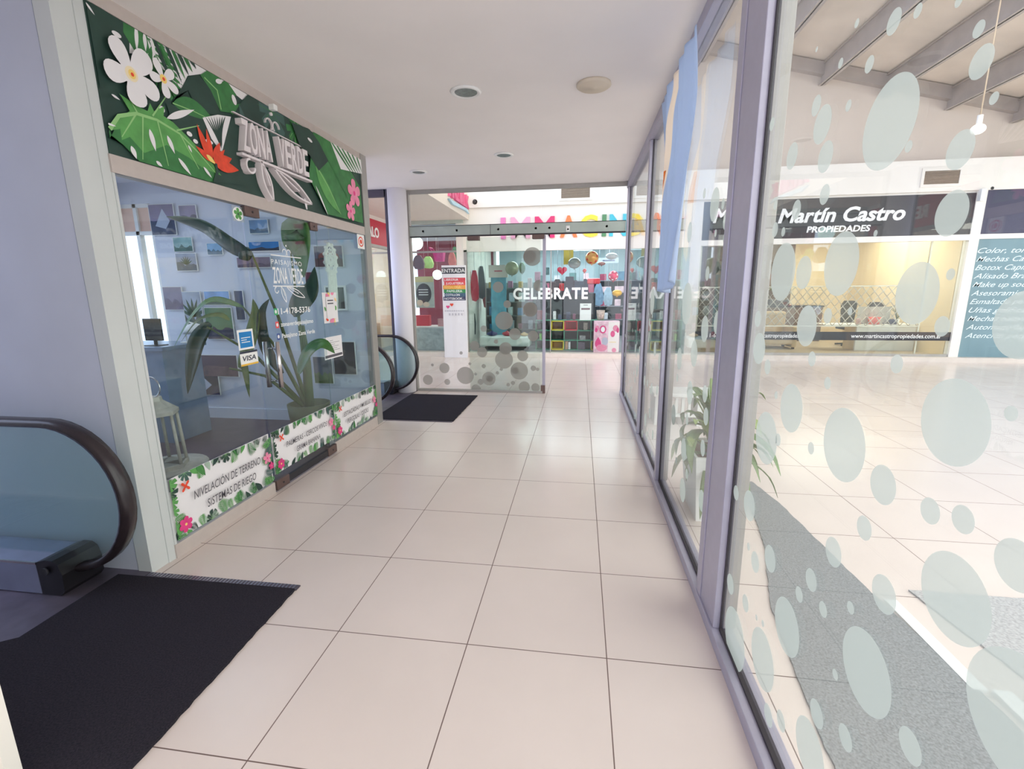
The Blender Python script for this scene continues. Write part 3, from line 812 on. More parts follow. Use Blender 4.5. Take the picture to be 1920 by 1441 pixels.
# ------------------------------------------------------------------ glass wall on the right
fr = MB()
fr.box((XR - 0.045, -5.0, 0.0), (XR + 0.05, YF + 0.04, 0.055), M_alu, 0.003)
fr.box((XR - 0.045, -5.0, 2.845), (XR + 0.05, YF + 0.04, ZC), M_alu, 0.003)
for (y0, y1) in ((0.775, 0.985), (2.405, 2.455), (3.60, 3.66), (5.60, 5.70), (-1.6, -1.4)):
    fr.box((XR - 0.035, y0, 0.055), (XR + 0.004, y1, 2.845), M_alu, 0.003)
    fr.box((XR + 0.004, y0 + 0.002, 0.055), (XR + 0.06, y1 - 0.002, 2.845), M_alug, 0.003)
    fr.box((XR - 0.008, y0 - 0.010, 0.055), (XR + 0.006, y0 - 0.0005, 2.845), M_gasket)
struct(fr.build('trim_8'))
fr = MB().box((XR - 0.040, 0.986, 0.055), (XR + 0.055, 1.055, 2.845), M_alu, 0.003).box((XR - 0.018, 1.055, 0.055), (XR + 0.02, 1.062, 2.845), M_gasket)
for (y0, y1) in ((-1.4, 0.763), (1.062, 2.393), (2.455, 3.588), (3.66, 5.60)):
    fr.box((XR - 0.012, y0, 0.055), (XR + 0.014, y1, 0.066), M_gasket)
struct(fr.build('trim_9'))
def glass_sheet(name_parent, y0, y1, dots, m=M_glass, seed=0, extra=0, zmax=1.2):
    g = sgroup(name_parent)
    mb = MB().box((XR - 0.004, y0, 0.055), (XR + 0.004, y1, 2.845), m)
    cv = Canvas(mb, (XR - 0.004, 0, 0), (0, -1, 0), (0, 0, 1), (-y1, 0.06, -y0, 2.84), 0.0006, 0.00003)
    rnd = random.Random(seed)
    for (px, pt, pb) in dots:
        c0 = at(px, (pt + pb) / 2, 0, XR - 0.004); hi = at(px, pt, 0, XR - 0.004); lo = at(px, pb, 0, XR - 0.004)
        r = (hi.z - lo.z) / 2
        cv.ell((-c0.y, (hi.z + lo.z) / 2), r, r, M_frost, n=40)
    for k in range(extra):
        r = rnd.choice((0.012, 0.018, 0.025, 0.035, 0.05)); y = rnd.uniform(y0 + 0.05, y1 - 0.05)
        z = 0.1 + (zmax) * rnd.random() ** 1.4
        cv.ell((-y, z), r, r, M_frost, n=24)
    mb.build('window_pane', g)
near = [(1666.5,150,313),(1542,200,267),(1531,180,216),(1548,266,322),(1485.5,269,316),(1591.5,188,208),(1704.5,264,285),(1801,246,316),(1841,87,145),(1865,173,195),(1836.5,40,69),(1677,19,62),(1722,8,32),(1631,106,135),(1577,110,127),(1607.5,36,51),(1532,88,97),(1799,-8,12),(1448,221,244),(1547,346,383),(1494,375,411),(1468,456,564),(1507.5,480,542),(1577,435,555),(1785,358,442),(1719,491,609),(1784,503,525),(1768,592,631),(1513,572,650),(1553,577,607),(1595,576,591),(1469.5,426,443),(1643,431,443.5),(1523.5,658,687),(1421.7,582,613),(1424,623,683),(1454,417,444),(1454.7,376,393),(1440,673,702),(1919,544,675),(1683,664,700),(1484,718,812),(1582,762,905),(1437,770,872),(1789,707,876),(1553,706,730),(1522,828,852),(1460,812,836),(1657,870,947),(1746,932,983),(1808,946,1001),(1622,966,1013),(1910,1009,1110),(1790,1034,1205),(1564,1006,1063),(1659,1077,1150),(1624,1179,1335),(1476,1120,1228),(1430,1178,1291),(1519,1349,1464),(1445,1021,1073),(1417,1033,1073.5),(1406,918,977),(1522.5,1065,1108.6),(1500,1099,1129),(1545,1127,1157),(1597,1127,1151),(1568,1254,1274),(1587,1359,1406),(1709,1366,1430),(1533,1312,1363),(1399,1114,1147),(1378,1138,1254),(1370.6,1075,1114),(1381.5,909,938),(1466,1332,1370),(1442,1320,1361),(1420,1152,1163),(1432,1162,1175),(1405,1017,1032),(1925,1225,1500),(1457,733,748),(1900,760,790)]
mid = [(1340,353,414),(1293,417,454),(1369.5,336,364),(1356,372,392),(1321,353,372),(1287.6,530,609),(1360,541,577),(1344.5,584,627),(1321.5,591,642),(1301.5,637,688),(1274,651,693),(1355,658,686),(1326.5,499,526),(1376,444,498),(1361,396,430),(1342,430,444),(1358.7,437,455),(1293.7,713,759),(1322,721,755),(1342.6,703,722),(1282,820,865),(1318,823,856),(1343,809,841),(1335,885,927),(1280,894.5,942),(1316,917,960),(1324,763,798),(1263,757,797),(1288.5,775,797),(1288,878,898),(1285.7,622,634),(1372,500,520),(1270,700,716),(1268,856,870),(1341,845,856)]
far = [(1250,561,580),(1248,598,619),(1253.5,612,632),(1237,661,694),(1223,541,590),(1210,774,801),(1235,759,785),(1244,700,730),(1228,640,668),(1218,596,612),(1232,720,741),(1224,805,825)]
glass_sheet('window_5', -1.4, 0.763, near)
glass_sheet('window_6', 1.062, 2.393, mid)
glass_sheet('window_7', 2.455, 3.588, far, seed=3, extra=26)
glass_sheet('window_8', 3.66, 5.60, [], seed=4, extra=60, zmax=1.7)
glass_sheet('window_9', -5.0, -1.6, [], seed=5, extra=40)

# ------------------------------------------------------------------ glass wall and open door at the end of the corridor
fr = MB()
fr.box((-0.86, YF - 0.03, 0.0), (-0.795, YF + 0.03, ZC), M_alug, 0.003)
fr.box((-0.80, YF - 0.03, 2.87), (2.255, YF + 0.03, ZC), M_alug, 0.003)
fr.box((-0.80, YF - 0.025, 0.0), (1.13, YF + 0.025, 0.035), M_alug, 0.003)
struct(fr.build('trim_10'))
M_beam = mat('door_header_glass_channel', (172, 182, 176), 0.35, metal=0.1, var=0.12, scale=3)
hb = MB().box((-0.80, YF - 0.035, 2.285), (2.255, YF + 0.02, 2.42), M_beam).box((-0.80, YF - 0.04, 2.272), (2.255, YF + 0.024, 2.287), M_gasket).box((-0.80, YF - 0.04, 2.42), (2.255, YF + 0.024, 2.427), M_gasket)
hb.box((0.385, YF - 0.037, 2.285), (0.39, YF, 2.42), M_gasket)
for x in (-0.6, -0.1, 0.5, 1.03, 1.22, 2.0): hb.cyl((x, YF - 0.035, 2.355), 0.016, -0.008, M_alug, 12, 'y')
struct(hb.build('trim_11'))
g = sgroup('window_10')
MB().box((-0.795, YF - 0.005, 2.427), (1.10, YF + 0.005, 2.87), M_glass).build('window_pane', g)
g = sgroup('window_11')
MB().box((1.106, YF - 0.005, 2.427), (2.255, YF + 0.005, 2.87), M_glass).build('window_pane', g)
fdots = [(802.3,711.7,9.2),(833.3,689.8,9.5),(872.5,703.6,16),(838.7,715.6,5.5),(810.7,683.8,2.5),(881,681.8,2.6),(907,686,3.8),(916.6,709.5,12.7),(918,709.5,6.5),(901.3,715.6,5.5),(891.9,700.7,2.6),(932.7,698.5,3.1),(945,674,16.8),(973.5,695,16.5),(965.5,694.8,6.5),(961.8,717.5,3.8),(952.8,720.7,3.2),(983,725,10.5),(892.6,729.4,9),(948,653,11.7),(980,666.8,10.2),(889.7,647.8,9),(904,660,9.5),(945,601,16.8),(965.5,626,11),(907,615.8,5.8),(864.6,661.4,3),(998,480.8,17),(1010.7,535,10.5),(994,580,13.5),(993,481,12),(999.6,629.4,10),(993,580.6,11),(940,692,3),(930,640,4),(1000,690,5),(1008,692,3),(1004,726,8),(951,570,7),(934,538,10)]
g = sgroup('window_12')
mb = MB().box((-0.795, YF - 0.012, 0.035), (1.10, YF - 0.004, 2.272), glass('end_wall_glass', (0.95, 0.965, 0.95)))
cv = Canvas(mb, (0, YF - 0.012, 0), (1, 0, 0), (0, 0, 1), (-0.79, 0.04, 1.09, 2.27), 0.0006, 0.00004)
for (px, py, r) in fdots:
    c0 = at(px, py, 1, YF - 0.012); e = at(px + r, py, 1, YF - 0.012); cv.ell((c0.x, c0.z), e.x - c0.x, e.x - c0.x, M_frostg, n=32)
mb.build('window_pane', g)
g = sgroup('door_2')
MB().box((0.02, YF + 0.03, 0.02), (1.125, YF + 0.038, 2.26), glass('sliding_leaf_glass', (0.90, 0.945, 0.925))).build('door_pane', g)
MB().box((1.125, YF + 0.0, 0.12), (1.168, YF + 0.05, 2.265), M_alu, 0.003).build('door_edge_profile', g)
MB().box((1.105, YF - 0.02, 0.0), (1.168, YF + 0.05, 0.12), M_bronze, 0.003).build('bottom_patch', g)
for x in (0.05, 0.98): MB().box((x, YF - 0.045, 2.215), (x + 0.17, YF + 0.045, 2.272), M_bronze, 0.003).build('top_patch', g)
M_lock = MB().box((1.45, YF - 0.045, 2.30), (1.50, YF - 0.036, 2.375), M_w).cyl((1.475, YF - 0.045, 2.33), 0.012, -0.006, M_dark, 10, 'y')
tag(M_lock.build('door_sensor'), 'small white sensor box on the grey beam above the open doorway', 'sensor')

# ------------------------------------------------------------------ ceiling fittings of the corridor
M_lens = mat('downlight_glass', (120, 128, 126), 0.25, metal=0.2, var=0.2, scale=50)
def downlight(x, y, r, label):
    t = thing('downlight', (x, y, ZC), label, 'ceiling light', 'recessed downlights in the corridor ceiling')
    MB().lathe((x, y, ZC), [(r * 0.70, -0.004), (r * 0.80, -0.014), (r * 0.92, -0.010), (r, -0.0006)], M_w, 36).build('trim_ring', t)
    MB().lathe((x, y, ZC), [(0.001, -0.003), (r * 0.5, -0.0035), (r * 0.71, -0.006)], M_lens, 30).build('lens', t)
downlight(0.815, 2.50, 0.115, 'nearest and largest recessed downlight in the corridor ceiling')
downlight(0.83, 4.12, 0.105, 'middle recessed downlight in the corridor ceiling above the far tiles')
downlight(-0.295, 4.65, 0.105, 'recessed downlight at the left of the ceiling close to the round column')
tag(MB().lathe((1.725, 2.52, ZC), [(0.118, -0.0006), (0.12, -0.014), (0.105, -0.024), (0.02, -0.028), (0.018, -0.031), (0.001, -0.032)], mat('cream_plate', (222, 208, 188), 0.6, var=0.02), 40).build('speaker_plate'), 'round cream blank plate on the ceiling beside the first downlight', 'ceiling plate')
cab = thing('smoke_detector', (-0.70, 3.55, ZC), 'small white cube fixed at the ceiling edge above the garden shop sign', 'detector')
cab_p = at(515, 202, 0, -0.60)
MB().box((-0.64, cab_p.y - 0.022, cab_p.z - 0.018), (-0.59, cab_p.y + 0.022, cab_p.z + 0.022), M_w, 0.006).build('housing', cab)
cab.location = (-0.62, cab_p.y, cab_p.z); 
for ch in cab.children: ch.matrix_parent_inverse = Matrix.Translation(cab.location).inverted()

# ------------------------------------------------------------------ flag on the glass wall
FB = frost('flag_light_blue', (206, 219, 240), 1.0)
FW = frost('flag_cream_white', (250, 240, 230), 1.0)
FO = frost('flag_sun_orange', (232, 160, 96), 1.0)
NU, NV = 44, 60
vs = []; fs = []; ms = []
for j in range(NV + 1):
    t = j / NV
    z = 2.80 - 1.28 * t
    yl = 2.62 + (2.34 - 2.62) * t ** 0.8 - 0.04 * math.sin(PI * t)     # far edge
    yr = 1.60 - 0.05 * math.sin(PI * min(1, t * 2)) + 0.30 * max(0, t - 0.25) / 0.75   # near edge
    ce = 0.50 - 0.36 * min(1, t * 1.6) ** 0.8
    hw = (0.080 - 0.02 * t) if t < 0.80 else max(0.002, 0.064 * (0.88 - t) / 0.08)
    us = [(ce - hw) * k / 10 for k in range(10)] + [ce - hw + 2 * hw * k / 6 for k in range(6)] + [ce + hw + (1 - ce - hw) * k / 28 for k in range(29)]
    for u in us:
        y = yl + (yr - yl) * u
        x = 2.205 + 0.020 * math.sin(u * 15 + 1.5 * t) * (0.4 + t) + 0.010 * math.sin(u * 37 + 5 * t) + 0.012 * t
        zz = z - 0.05 * (t ** 6) * math.sin(u * PI) + (0.04 * u * t ** 4)
        vs.append((x, y, zz))
for j in range(NV):
    t = (j + .5) / NV
    for i in range(NU):
        a = j * (NU + 1) + i
        fs.append((a, a + 1, a + NU + 2, a + NU + 1))
        ms.append((2 if 0.42 < t < 0.56 and 10 < i < 15 else 1) if (10 <= i < 16 and t < 0.88) else 0)
mb = MB()
mb.mi(FB); mb.mi(FW); mb.mi(FO)
mb.v = vs; mb.f = [list(f) for f in fs]; mb.m = ms; mb.smooth = [True] * len(fs)
fl = mb.build('flag')
sm = fl.modifiers.new('thickness', 'SOLIDIFY'); sm.thickness = 0.0015; sm.offset = 0
tag(fl, 'light blue and white flag hanging down the inside of the right glass wall', 'flag')
# ------------------------------------------------------------------ inside the garden shop
YB = 3.815
def pic(px0, py0, px1, py1, col1, col2, label, frame=None, kind=0, seed=1):
    a = at(px0, (py0 + py1) / 2, 1, YB - 0.01); b = at(px1, (py0 + py1) / 2, 1, YB - 0.01)
    t = at((px0 + px1) / 2, py0, 1, YB - 0.01); l = at((px0 + px1) / 2, py1, 1, YB - 0.01)
    x0, x1, z0, z1 = a.x, b.x, l.z, t.z
    rnd = random.Random(seed)
    th = thing('wall_picture', ((x0 + x1) / 2, YB, z0), label, 'picture', 'pictures on the back wall of the garden shop')
    m1 = mat('print_a%d' % seed, col1, 0.4, var=0.25, scale=5); m2 = mat('print_b%d' % seed, col2, 0.4, var=0.3, scale=11)
    mb = MB().box((x0, YB - 0.012, z0), (x1, YB, z1), frame or M_w)
    fr_ = mb.build('frame', th)
    mb = MB(); w = x1 - x0; h = z1 - z0; e = 0.02 if frame else 0.006
    c = Canvas(mb, (x0, YB - 0.012, z0), (1, 0, 0), (0, 0, 1), (e, e, w - e, h - e), 0.0008, 0.0004)
    c.rectf(0, 0, w, h, m1)
    n = 7; pts = [(0, 0)] + [(w * k / n, h * (0.38 + rnd.uniform(-.12, .14))) for k in range(n + 1)] + [(w, 0)]
    c.poly(pts, m2)
    if kind == 1:
        for k in range(7):
            an = PI * (0.15 + 0.7 * k / 6); c.leaf((w / 2, h * .35), (w / 2 + h * .45 * math.cos(an), h * .35 + h * .5 * math.sin(an)), h * .08, mat('print_leaf', (52, 84, 60), 0.5), adv=False)
    if kind == 2:
        c.poly([(w * .2, h * .3), (w * .55, h * .85), (w * .8, h * .45), (w * .6, h * .2)], mat('print_pale', (190, 200, 220), 0.5))
    if kind == 3:
        c.ell((w * .5, h * .5), w * .36, h * .22, mat('print_red', (150, 60, 60), 0.4)); c.rectf(w * .2, h * .35, w * .8, h * .45, mat('print_dark', (50, 44, 50), 0.4))
    mb.build('print', fr_)
pics = [
 (281, 382, 328, 441, (120, 110, 150), (60, 70, 100), 'dusk villa print, leftmost in the upper row beside the window', 2),
 (336, 384, 369, 418, (140, 130, 160), (90, 84, 110), 'small violet grey print second in the upper row', 0),
 (325, 444, 361, 472, (150, 190, 190), (80, 120, 110), 'small print of a pale pond under the violet one', 0),
 (330, 474, 369, 508, (150, 160, 180), (90, 100, 110), 'grey garden print hanging below the pond print', 1),
 (388, 455, 417, 478, (150, 190, 225), (90, 120, 140), 'small light blue print beneath the dark banana leaf', 0),
 (307, 537, 343, 581, (130, 124, 150), (110, 100, 128), 'mauve print low beside the window', 0),
 (345, 546, 380, 620, (170, 180, 200), (70, 90, 80), 'tall print of a bare tree left of the lake print', 1),
 (383, 545, 431, 572, (130, 170, 220), (90, 110, 100), 'sky and lawn print in the middle row', 0),
 (386, 576, 437, 636, (90, 130, 90), (48, 48, 72), 'large green and navy lake print in the middle of the wall', 0),
 (441, 544, 458, 600, (70, 80, 110), (50, 58, 80), 'narrow slate blue print right of the lake print', 0),
 (467, 411, 503, 438, (120, 160, 205), (90, 120, 150), 'pale blue print above the seaside print', 0),
 (466, 452, 524, 471, (40, 130, 200), (40, 50, 70), 'wide bright blue seaside print', 0),
 (444, 481, 508, 502, (130, 110, 130), (96, 80, 100), 'wide brown print under the seaside print', 0),
 (589, 460, 643, 501, (100, 90, 120), (90, 50, 60), 'dark print with a red shape behind the lace dreamcatcher', 3),
 (572, 509, 589, 535, (120, 50, 70), (80, 40, 60), 'small crimson print beside the dreamcatcher fringe', 0),
 (343, 697, 411, 740, (40, 40, 62), (70, 66, 90), 'dark print of a lit pool, lowest on the wall', 2),
 (377, 665, 446, 706, (84, 66, 84), (110, 84, 92), 'brown interior print above the lit pool print', 0),
 (625, 640, 667, 702, (60, 54, 66), (40, 38, 48), 'large charcoal print at the right end of the wall', 0),
 (588, 668, 624, 719, (90, 100, 110), (86, 110, 60), 'print of a lawn near the right end of the wall', 0),
]
for i, (a, b, c_, d, c1_, c2_, lb, k) in enumerate(pics):
    pic(a, b, c_, d, c1_, c2_, lb, None, k, 20 + i)
pic(609, 535, 649, 582, (40, 50, 60), (30, 36, 44), 'dark print in a wide white frame behind the floral card', M_w, 0, 60)

LG = [mat('leaf_deep', (30, 62, 44), 0.35, var=0.2, scale=20), mat('leaf_green', (70, 116, 56), 0.35, var=0.2, scale=20), mat('leaf_olive', (112, 128, 70), 0.4, var=0.25, scale=16)]
M_stem = mat('plant_stem', (92, 110, 60), 0.5)
def leaf3(mb, pts, w, m, up=(0, 0, 1), fold=0.25, n=18, prof=0.75):
    """arched blade with a folded midrib following points"""
    P = [Vector(p) for p in pts]
    def c(t):
        f = t * (len(P) - 1); i = min(int(f), len(P) - 2); s = f - i
        p0 = P[max(i - 1, 0)]; p1 = P[i]; p2 = P[i + 1]; p3 = P[min(i + 2, len(P) - 1)]
        return 0.5 * ((2 * p1) + (-p0 + p2) * s + (2 * p0 - 5 * p1 + 4 * p2 - p3) * s * s + (-p0 + 3 * p1 - 3 * p2 + p3) * s ** 3)
    vs = []; fs = []
    for k in range(n + 1):
        t = k / n; q = c(t); tg = (c(min(1, t + .02)) - c(max(0, t - .02))).normalized()
        sd = tg.cross(Vector(up)); 
        if sd.length < 1e-3: sd = tg.orthogonal()
        sd.normalize(); nn = sd.cross(tg)
        ww = w * 0.5 * max(0.02, math.sin(PI * min(1, (0.04 + 0.96 * t)) ** prof))
        th = 0.0012
        for a, h in ((-1, fold), (-0.5, fold * .4), (0, 0), (0.5, fold * .4), (1, fold)):
            vs.append(q + sd * a * ww + nn * h * ww)
        for a, h in ((1, fold), (0.5, fold * .4), (0, 0), (-0.5, fold * .4), (-1, fold)):
            vs.append(q + sd * a * ww + nn * (h * ww - th))
    for k in range(n):
        for j in range(10):
            a = k * 10 + j; b = k * 10 + (j + 1) % 10
            fs.append((a, b, b + 10, a + 10))
    mb.add(vs, fs, m, True)
def wp(px, py, y): return at(px, py, 1, y)
bp = thing('potted_banana_plant', (-1.0, 3.05, 0.012), 'tall potted banana plant with broad dark leaves inside the garden shop', 'plant')
M_olive = mat('olive_planter', (98, 104, 66), 0.5, var=0.1)
MB().lathe((-1.0, 3.05, 0.012), [(0.15, 0), (0.19, 0.30), (0.20, 0.42), (0.18, 0.42), (0.17, 0.36), (0.001, 0.36)], M_olive, 28).build('pot', bp)
stem = MB()
base = Vector((-1.0, 3.05, 0.35))
for tip in (wp(470, 470, 2.75), wp(388, 612, 2.7), wp(455, 575, 2.7), wp(545, 470, 2.9), wp(430, 690, 2.75)):
    mid = base.lerp(tip, 0.55) + Vector((0, 0, 0.12))
    stem.tube([base, mid, tip], [0.022, 0.014, 0.008], M_stem, 8)
stem.tube([base, base + Vector((0.02, 0, 0.5)), base + Vector((0.0, 0, 0.85))], [0.05, 0.04, 0.03], M_stem, 10)
stem.build('stem', bp)
for pts, w_, m_, up_ in (([(470, 478), (430, 462), (375, 425), (312, 406)], .20, 0, (0, 0.8, 0.6)), ([(470, 470), (455, 478), (448, 485)], .12, 0, (0, 1, 0)),
        ([(395, 606), (372, 640), (360, 690), (352, 738)], .17, 0, (0, -1, 0.1)), ([(455, 575), (400, 562), (362, 590), (325, 652)], .07, 1, (0, -0.6, 0.6)),
        ([(430, 600), (410, 590), (372, 600), (340, 640)], .05, 2, (0, -0.6, 0.6)), ([(545, 470), (556, 430), (566, 470), (570, 520)], .25, 1, (0, -1, 0.1)),
        ([(548, 590), (570, 560), (586, 540), (590, 500)], .20, 0, (0, -1, 0.1)), ([(450, 690), (470, 640), (480, 590), (474, 560)], .13, 2, (0, -1, 0.1)),
        ([(455, 660), (462, 700), (468, 745)], .07, 2, (0, -1, 0.1)), ([(560, 700), (580, 660), (606, 645), (628, 662)], .14, 1, (0, -.7, .6)), ([(530, 700), (500, 650), (492, 590), (505, 560)], .12, 0, (0, -1, .1))):
    mb = MB(); leaf3(mb, [wp(x, y, 2.72) for x, y in pts], w_, LG[m_], up_); mb.build('leaf', bp)

M_limed = mat('limed_wood', (196, 190, 178), 0.6, var=0.12, scale=20)
tb = thing('round_table', (-1.36, 1.76, 0.012), 'low round whitewashed table just inside the left window pane', 'table')
MB().lathe((-1.36, 1.76, 0.0), [(0.001, 0.232), (0.25, 0.232), (0.26, 0.245), (0.25, 0.26), (0.001, 0.26)], M_limed, 40).build('tabletop', tb)
for k in range(3):
    a = 2 * PI * k / 3 + .5
    MB().tube([(-1.36 + .18 * math.cos(a), 1.76 + .18 * math.sin(a), 0.012), (-1.36 + .12 * math.cos(a), 1.76 + .12 * math.sin(a), 0.232)], 0.015, M_limed).build('leg', tb)
lt = thing('lantern', (-1.36, 1.72, 0.26), 'large glass and wood lantern with a ring handle on the round table', 'lantern')
lx, ly, lz = -1.36, 1.72, 0.26
b = MB().lathe((lx, ly, lz), [(0.001, 0), (0.165, 0), (0.165, 0.03), (0.001, 0.03)], M_limed, 6, smooth=False); b.build('base', lt)
for k in range(6):
    a = 2 * PI * k / 6
    MB().tube([(lx + .15 * math.cos(a), ly + .15 * math.sin(a), lz + .03), (lx + .13 * math.cos(a), ly + .13 * math.sin(a), lz + .40)], 0.011, M_limed, 6).build('corner_post', lt)
MB().lathe((lx, ly, lz), [(0.146, 0.03), (0.128, 0.40)], glass('lantern_glass', (0.9, 0.92, 0.9)), 6, smooth=False).build('glass_side', lt)
_rf = MB().lathe((lx, ly, lz), [(0.15, 0.40), (0.15, 0.425), (0.06, 0.50), (0.055, 0.53), (0.001, 0.535)], M_limed, 6, smooth=False); rf_ = _rf.build('roof', lt)
MB().tube([(lx + .075 * math.sin(t), ly, lz + .60 - .075 * math.cos(t)) for t in [2 * PI * k / 20 for k in range(20)]], 0.006, M_chrome, 8, closed=True).build('ring_handle', rf_)

dk = thing('office_desk', (-2.75, 3.1, 0.012), 'bluish grey desk by the window inside the garden shop', 'desk')
M_dsk = mat('desk_blue_grey', (130, 148, 172), 0.3, var=0.08)
MB().box((-3.2, 2.85, 0.96), (-2.36, 3.40, 1.0), M_dsk, 0.004).build('desktop', dk)
MB().box((-3.2, 2.88, 0.012), (-2.40, 2.91, 0.96), M_dsk).build('front_panel', dk)
MB().box((-2.43, 2.91, 0.012), (-2.40, 3.35, 0.96), M_dsk).build('side_panel', dk)
mo = thing('monitor', (-2.47, 2.98, 1.0), 'black computer monitor standing on the desk by the window', 'monitor')
MB().box((-2.66, 2.97, 1.05), (-2.46, 2.99, 1.27), M_black, 0.005).build('screen', mo)
MB().box((-2.58, 2.985, 1.0), (-2.55, 3.0, 1.12), M_black).build('stand', mo)
MB().box((-2.64, 2.93, 1.0), (-2.48, 3.05, 1.008), M_black).build('foot', mo)
dl = thing('desk_lamp', (-2.45, 3.25, 1.0), 'white domed desk lamp beside the monitor', 'lamp')
MB().lathe((-2.34, 3.25, 1.10), [(0.11, 0.0), (0.10, 0.05), (0.06, 0.09), (0.02, 0.105), (0.001, 0.107)], M_w, 28).build('shade', dl)
MB().tube([(-2.45, 3.25, 1.0), (-2.46, 3.25, 1.15), (-2.40, 3.25, 1.22), (-2.34, 3.25, 1.20)], 0.007, M_w).build('arm', dl)
MB().cyl((-2.45, 3.25, 1.0), 0.06, 0.012, M_w).build('base', dl)
# lace dreamcatcher behind the right pane
dc_p = at(620, 487, 0, -0.72)
dc = thing('dreamcatcher', (-0.72, dc_p.y, dc_p.z), 'white lace dreamcatcher with a long fringe behind the right pane', 'dreamcatcher')
M_lace = mat('lace_cream', (250, 246, 238), 0.85, var=0.05, scale=40)
cy, cz = dc_p.y, dc_p.z
b = MB()
for r in (0.135, 0.10, 0.06, 0.025):
    b.tube([(-0.72, cy + r * 0.72 * math.cos(t), cz + r * math.sin(t)) for t in [2 * PI * k / 28 for k in range(28)]], 0.012 if r > .13 else 0.007, M_lace, 6, closed=True)
for k in range(12):
    t = 2 * PI * k / 12
    b.tube([(-0.72, cy + .022 * .72 * math.cos(t), cz + .022 * math.sin(t)), (-0.72, cy + .115 * .72 * math.cos(t), cz + .115 * math.sin(t))], 0.005, M_lace, 5)
    b.sphere((-0.72, cy + .145 * .72 * math.cos(t + .2), cz + .145 * math.sin(t + .2)), 0.020, M_lace, seg=8)
b.build('lace_ring', dc)
b = MB(); rnd = random.Random(8)
for k in range(22):
    y = cy - 0.07 + 0.14 * k / 21; L = 0.40 + rnd.uniform(-.05, .05) + 0.08 * math.sin(k * .2)
    b.tube([(-0.72 + rnd.uniform(-.01, .01), y, cz - .10), (-0.72, y + rnd.uniform(-.008, .008), cz - .10 - L * .5), (-0.72, y + rnd.uniform(-.01, .01), cz - .10 - L)], [0.010, 0.009, 0.006], M_lace, 5)
b.build('fringe', dc)
MB().tube([(-0.72, cy, cz + .115), (-0.72, cy, 2.75)], 0.0015, M_lace, 5).build('cord', dc)

# ------------------------------------------------------------------ the hall: roof, gable, far wall
XE = 12.4
M_roof = mat('roof_panel', (240, 228, 214), 0.85, var=0.10, scale=1.6)
M_beamr = mat('roof_beam_paint', (178, 168, 162), 0.7, var=0.1, scale=4)
M_gable = mat('gable_plaster', (214, 200, 188), 0.85, var=0.04, scale=1.5)
def roofz(x): return 5.92 - 0.25 * (x - 5.6)
def slab(name, x0, x1, y0, y1):
    a = [(x0, y0, roofz(x0)), (x1, y0, roofz(x1)), (x1, y1, roofz(x1)), (x0, y1, roofz(x0))]
    vs = a + [(p[0], p[1], p[2] + .12) for p in a]
    return struct(MB().add(vs, [(0, 3, 2, 1), (4, 5, 6, 7), (0, 1, 5, 4), (1, 2, 6, 5), (2, 3, 7, 6), (3, 0, 4, 7)], M_roof).build(name))
slab('ceiling_hall', 1.0, XE, 4.4, 9.8)
for i, x in enumerate((2.82, 3.96, 5.10, 6.23, 7.37, 8.51, 9.65, 10.79, 11.9)):
    zt = roofz(x) - 0.02; h = 0.38
    b = MB(); y0, y1 = 4.4, 9.68
    b.box((x - 0.012, y0, zt - h), (x + 0.012, y1, zt), M_beamr)
    b.box((x - 0.05, y0, zt - h), (x + 0.07, y1, zt - h + 0.02), M_beamr).box((x - 0.05, y0, zt - 0.03), (x + 0.07, y1, zt - 0.01), M_beamr)
    names = ['leftmost', 'second', 'third', 'fourth', 'fifth', 'sixth', 'seventh', 'eighth', 'ninth']
    o = b.build('trim_roof_beam'); struct(o)
b = MB(); x0, x1 = 1.0, XE
for (ya, yb2, dz_) in ((9.58, 9.70, -0.24),):
    a = [(x0, ya, roofz(x0) + dz_), (x1, ya, roofz(x1) + dz_), (x1, yb2, roofz(x1) + dz_), (x0, yb2, roofz(x0) + dz_)]
    vs = a + [(p[0], p[1], p[2] + .22) for p in a]
    b.add(vs, [(0, 3, 2, 1), (4, 5, 6, 7), (0, 1, 5, 4), (1, 2, 6, 5), (2, 3, 7, 6), (3, 0, 4, 7)], M_beamr)
struct(b.build('trim_12'))
vs = [(-3.4, 9.70, 3.0), (XE, 9.70, 3.0), (XE, 9.70, roofz(XE) + .1), (-3.4, 9.70, roofz(-3.4) + .1)]
vs += [(x, 9.85, z) for x, y, z in vs]
struct(MB().add(vs, [(0, 1, 2, 3), (4, 7, 6, 5), (0, 4, 5, 1), (1, 5, 6, 2), (2, 6, 7, 3), (3, 7, 4, 0)], M_gable).build('wall_gable'))
# fascia over the shops, with the proud band above the letters
w = MB().box((-0.82, 9.40, 3.29), (XE, 9.70, 3.86), M_white).box((-0.95, 9.46, 2.42), (4.10, 9.70, 3.29), M_white)
w.box((4.10, 9.46, 3.25), (XE, 9.70, 3.29), M_white)
struct(w.build('wall_far'))
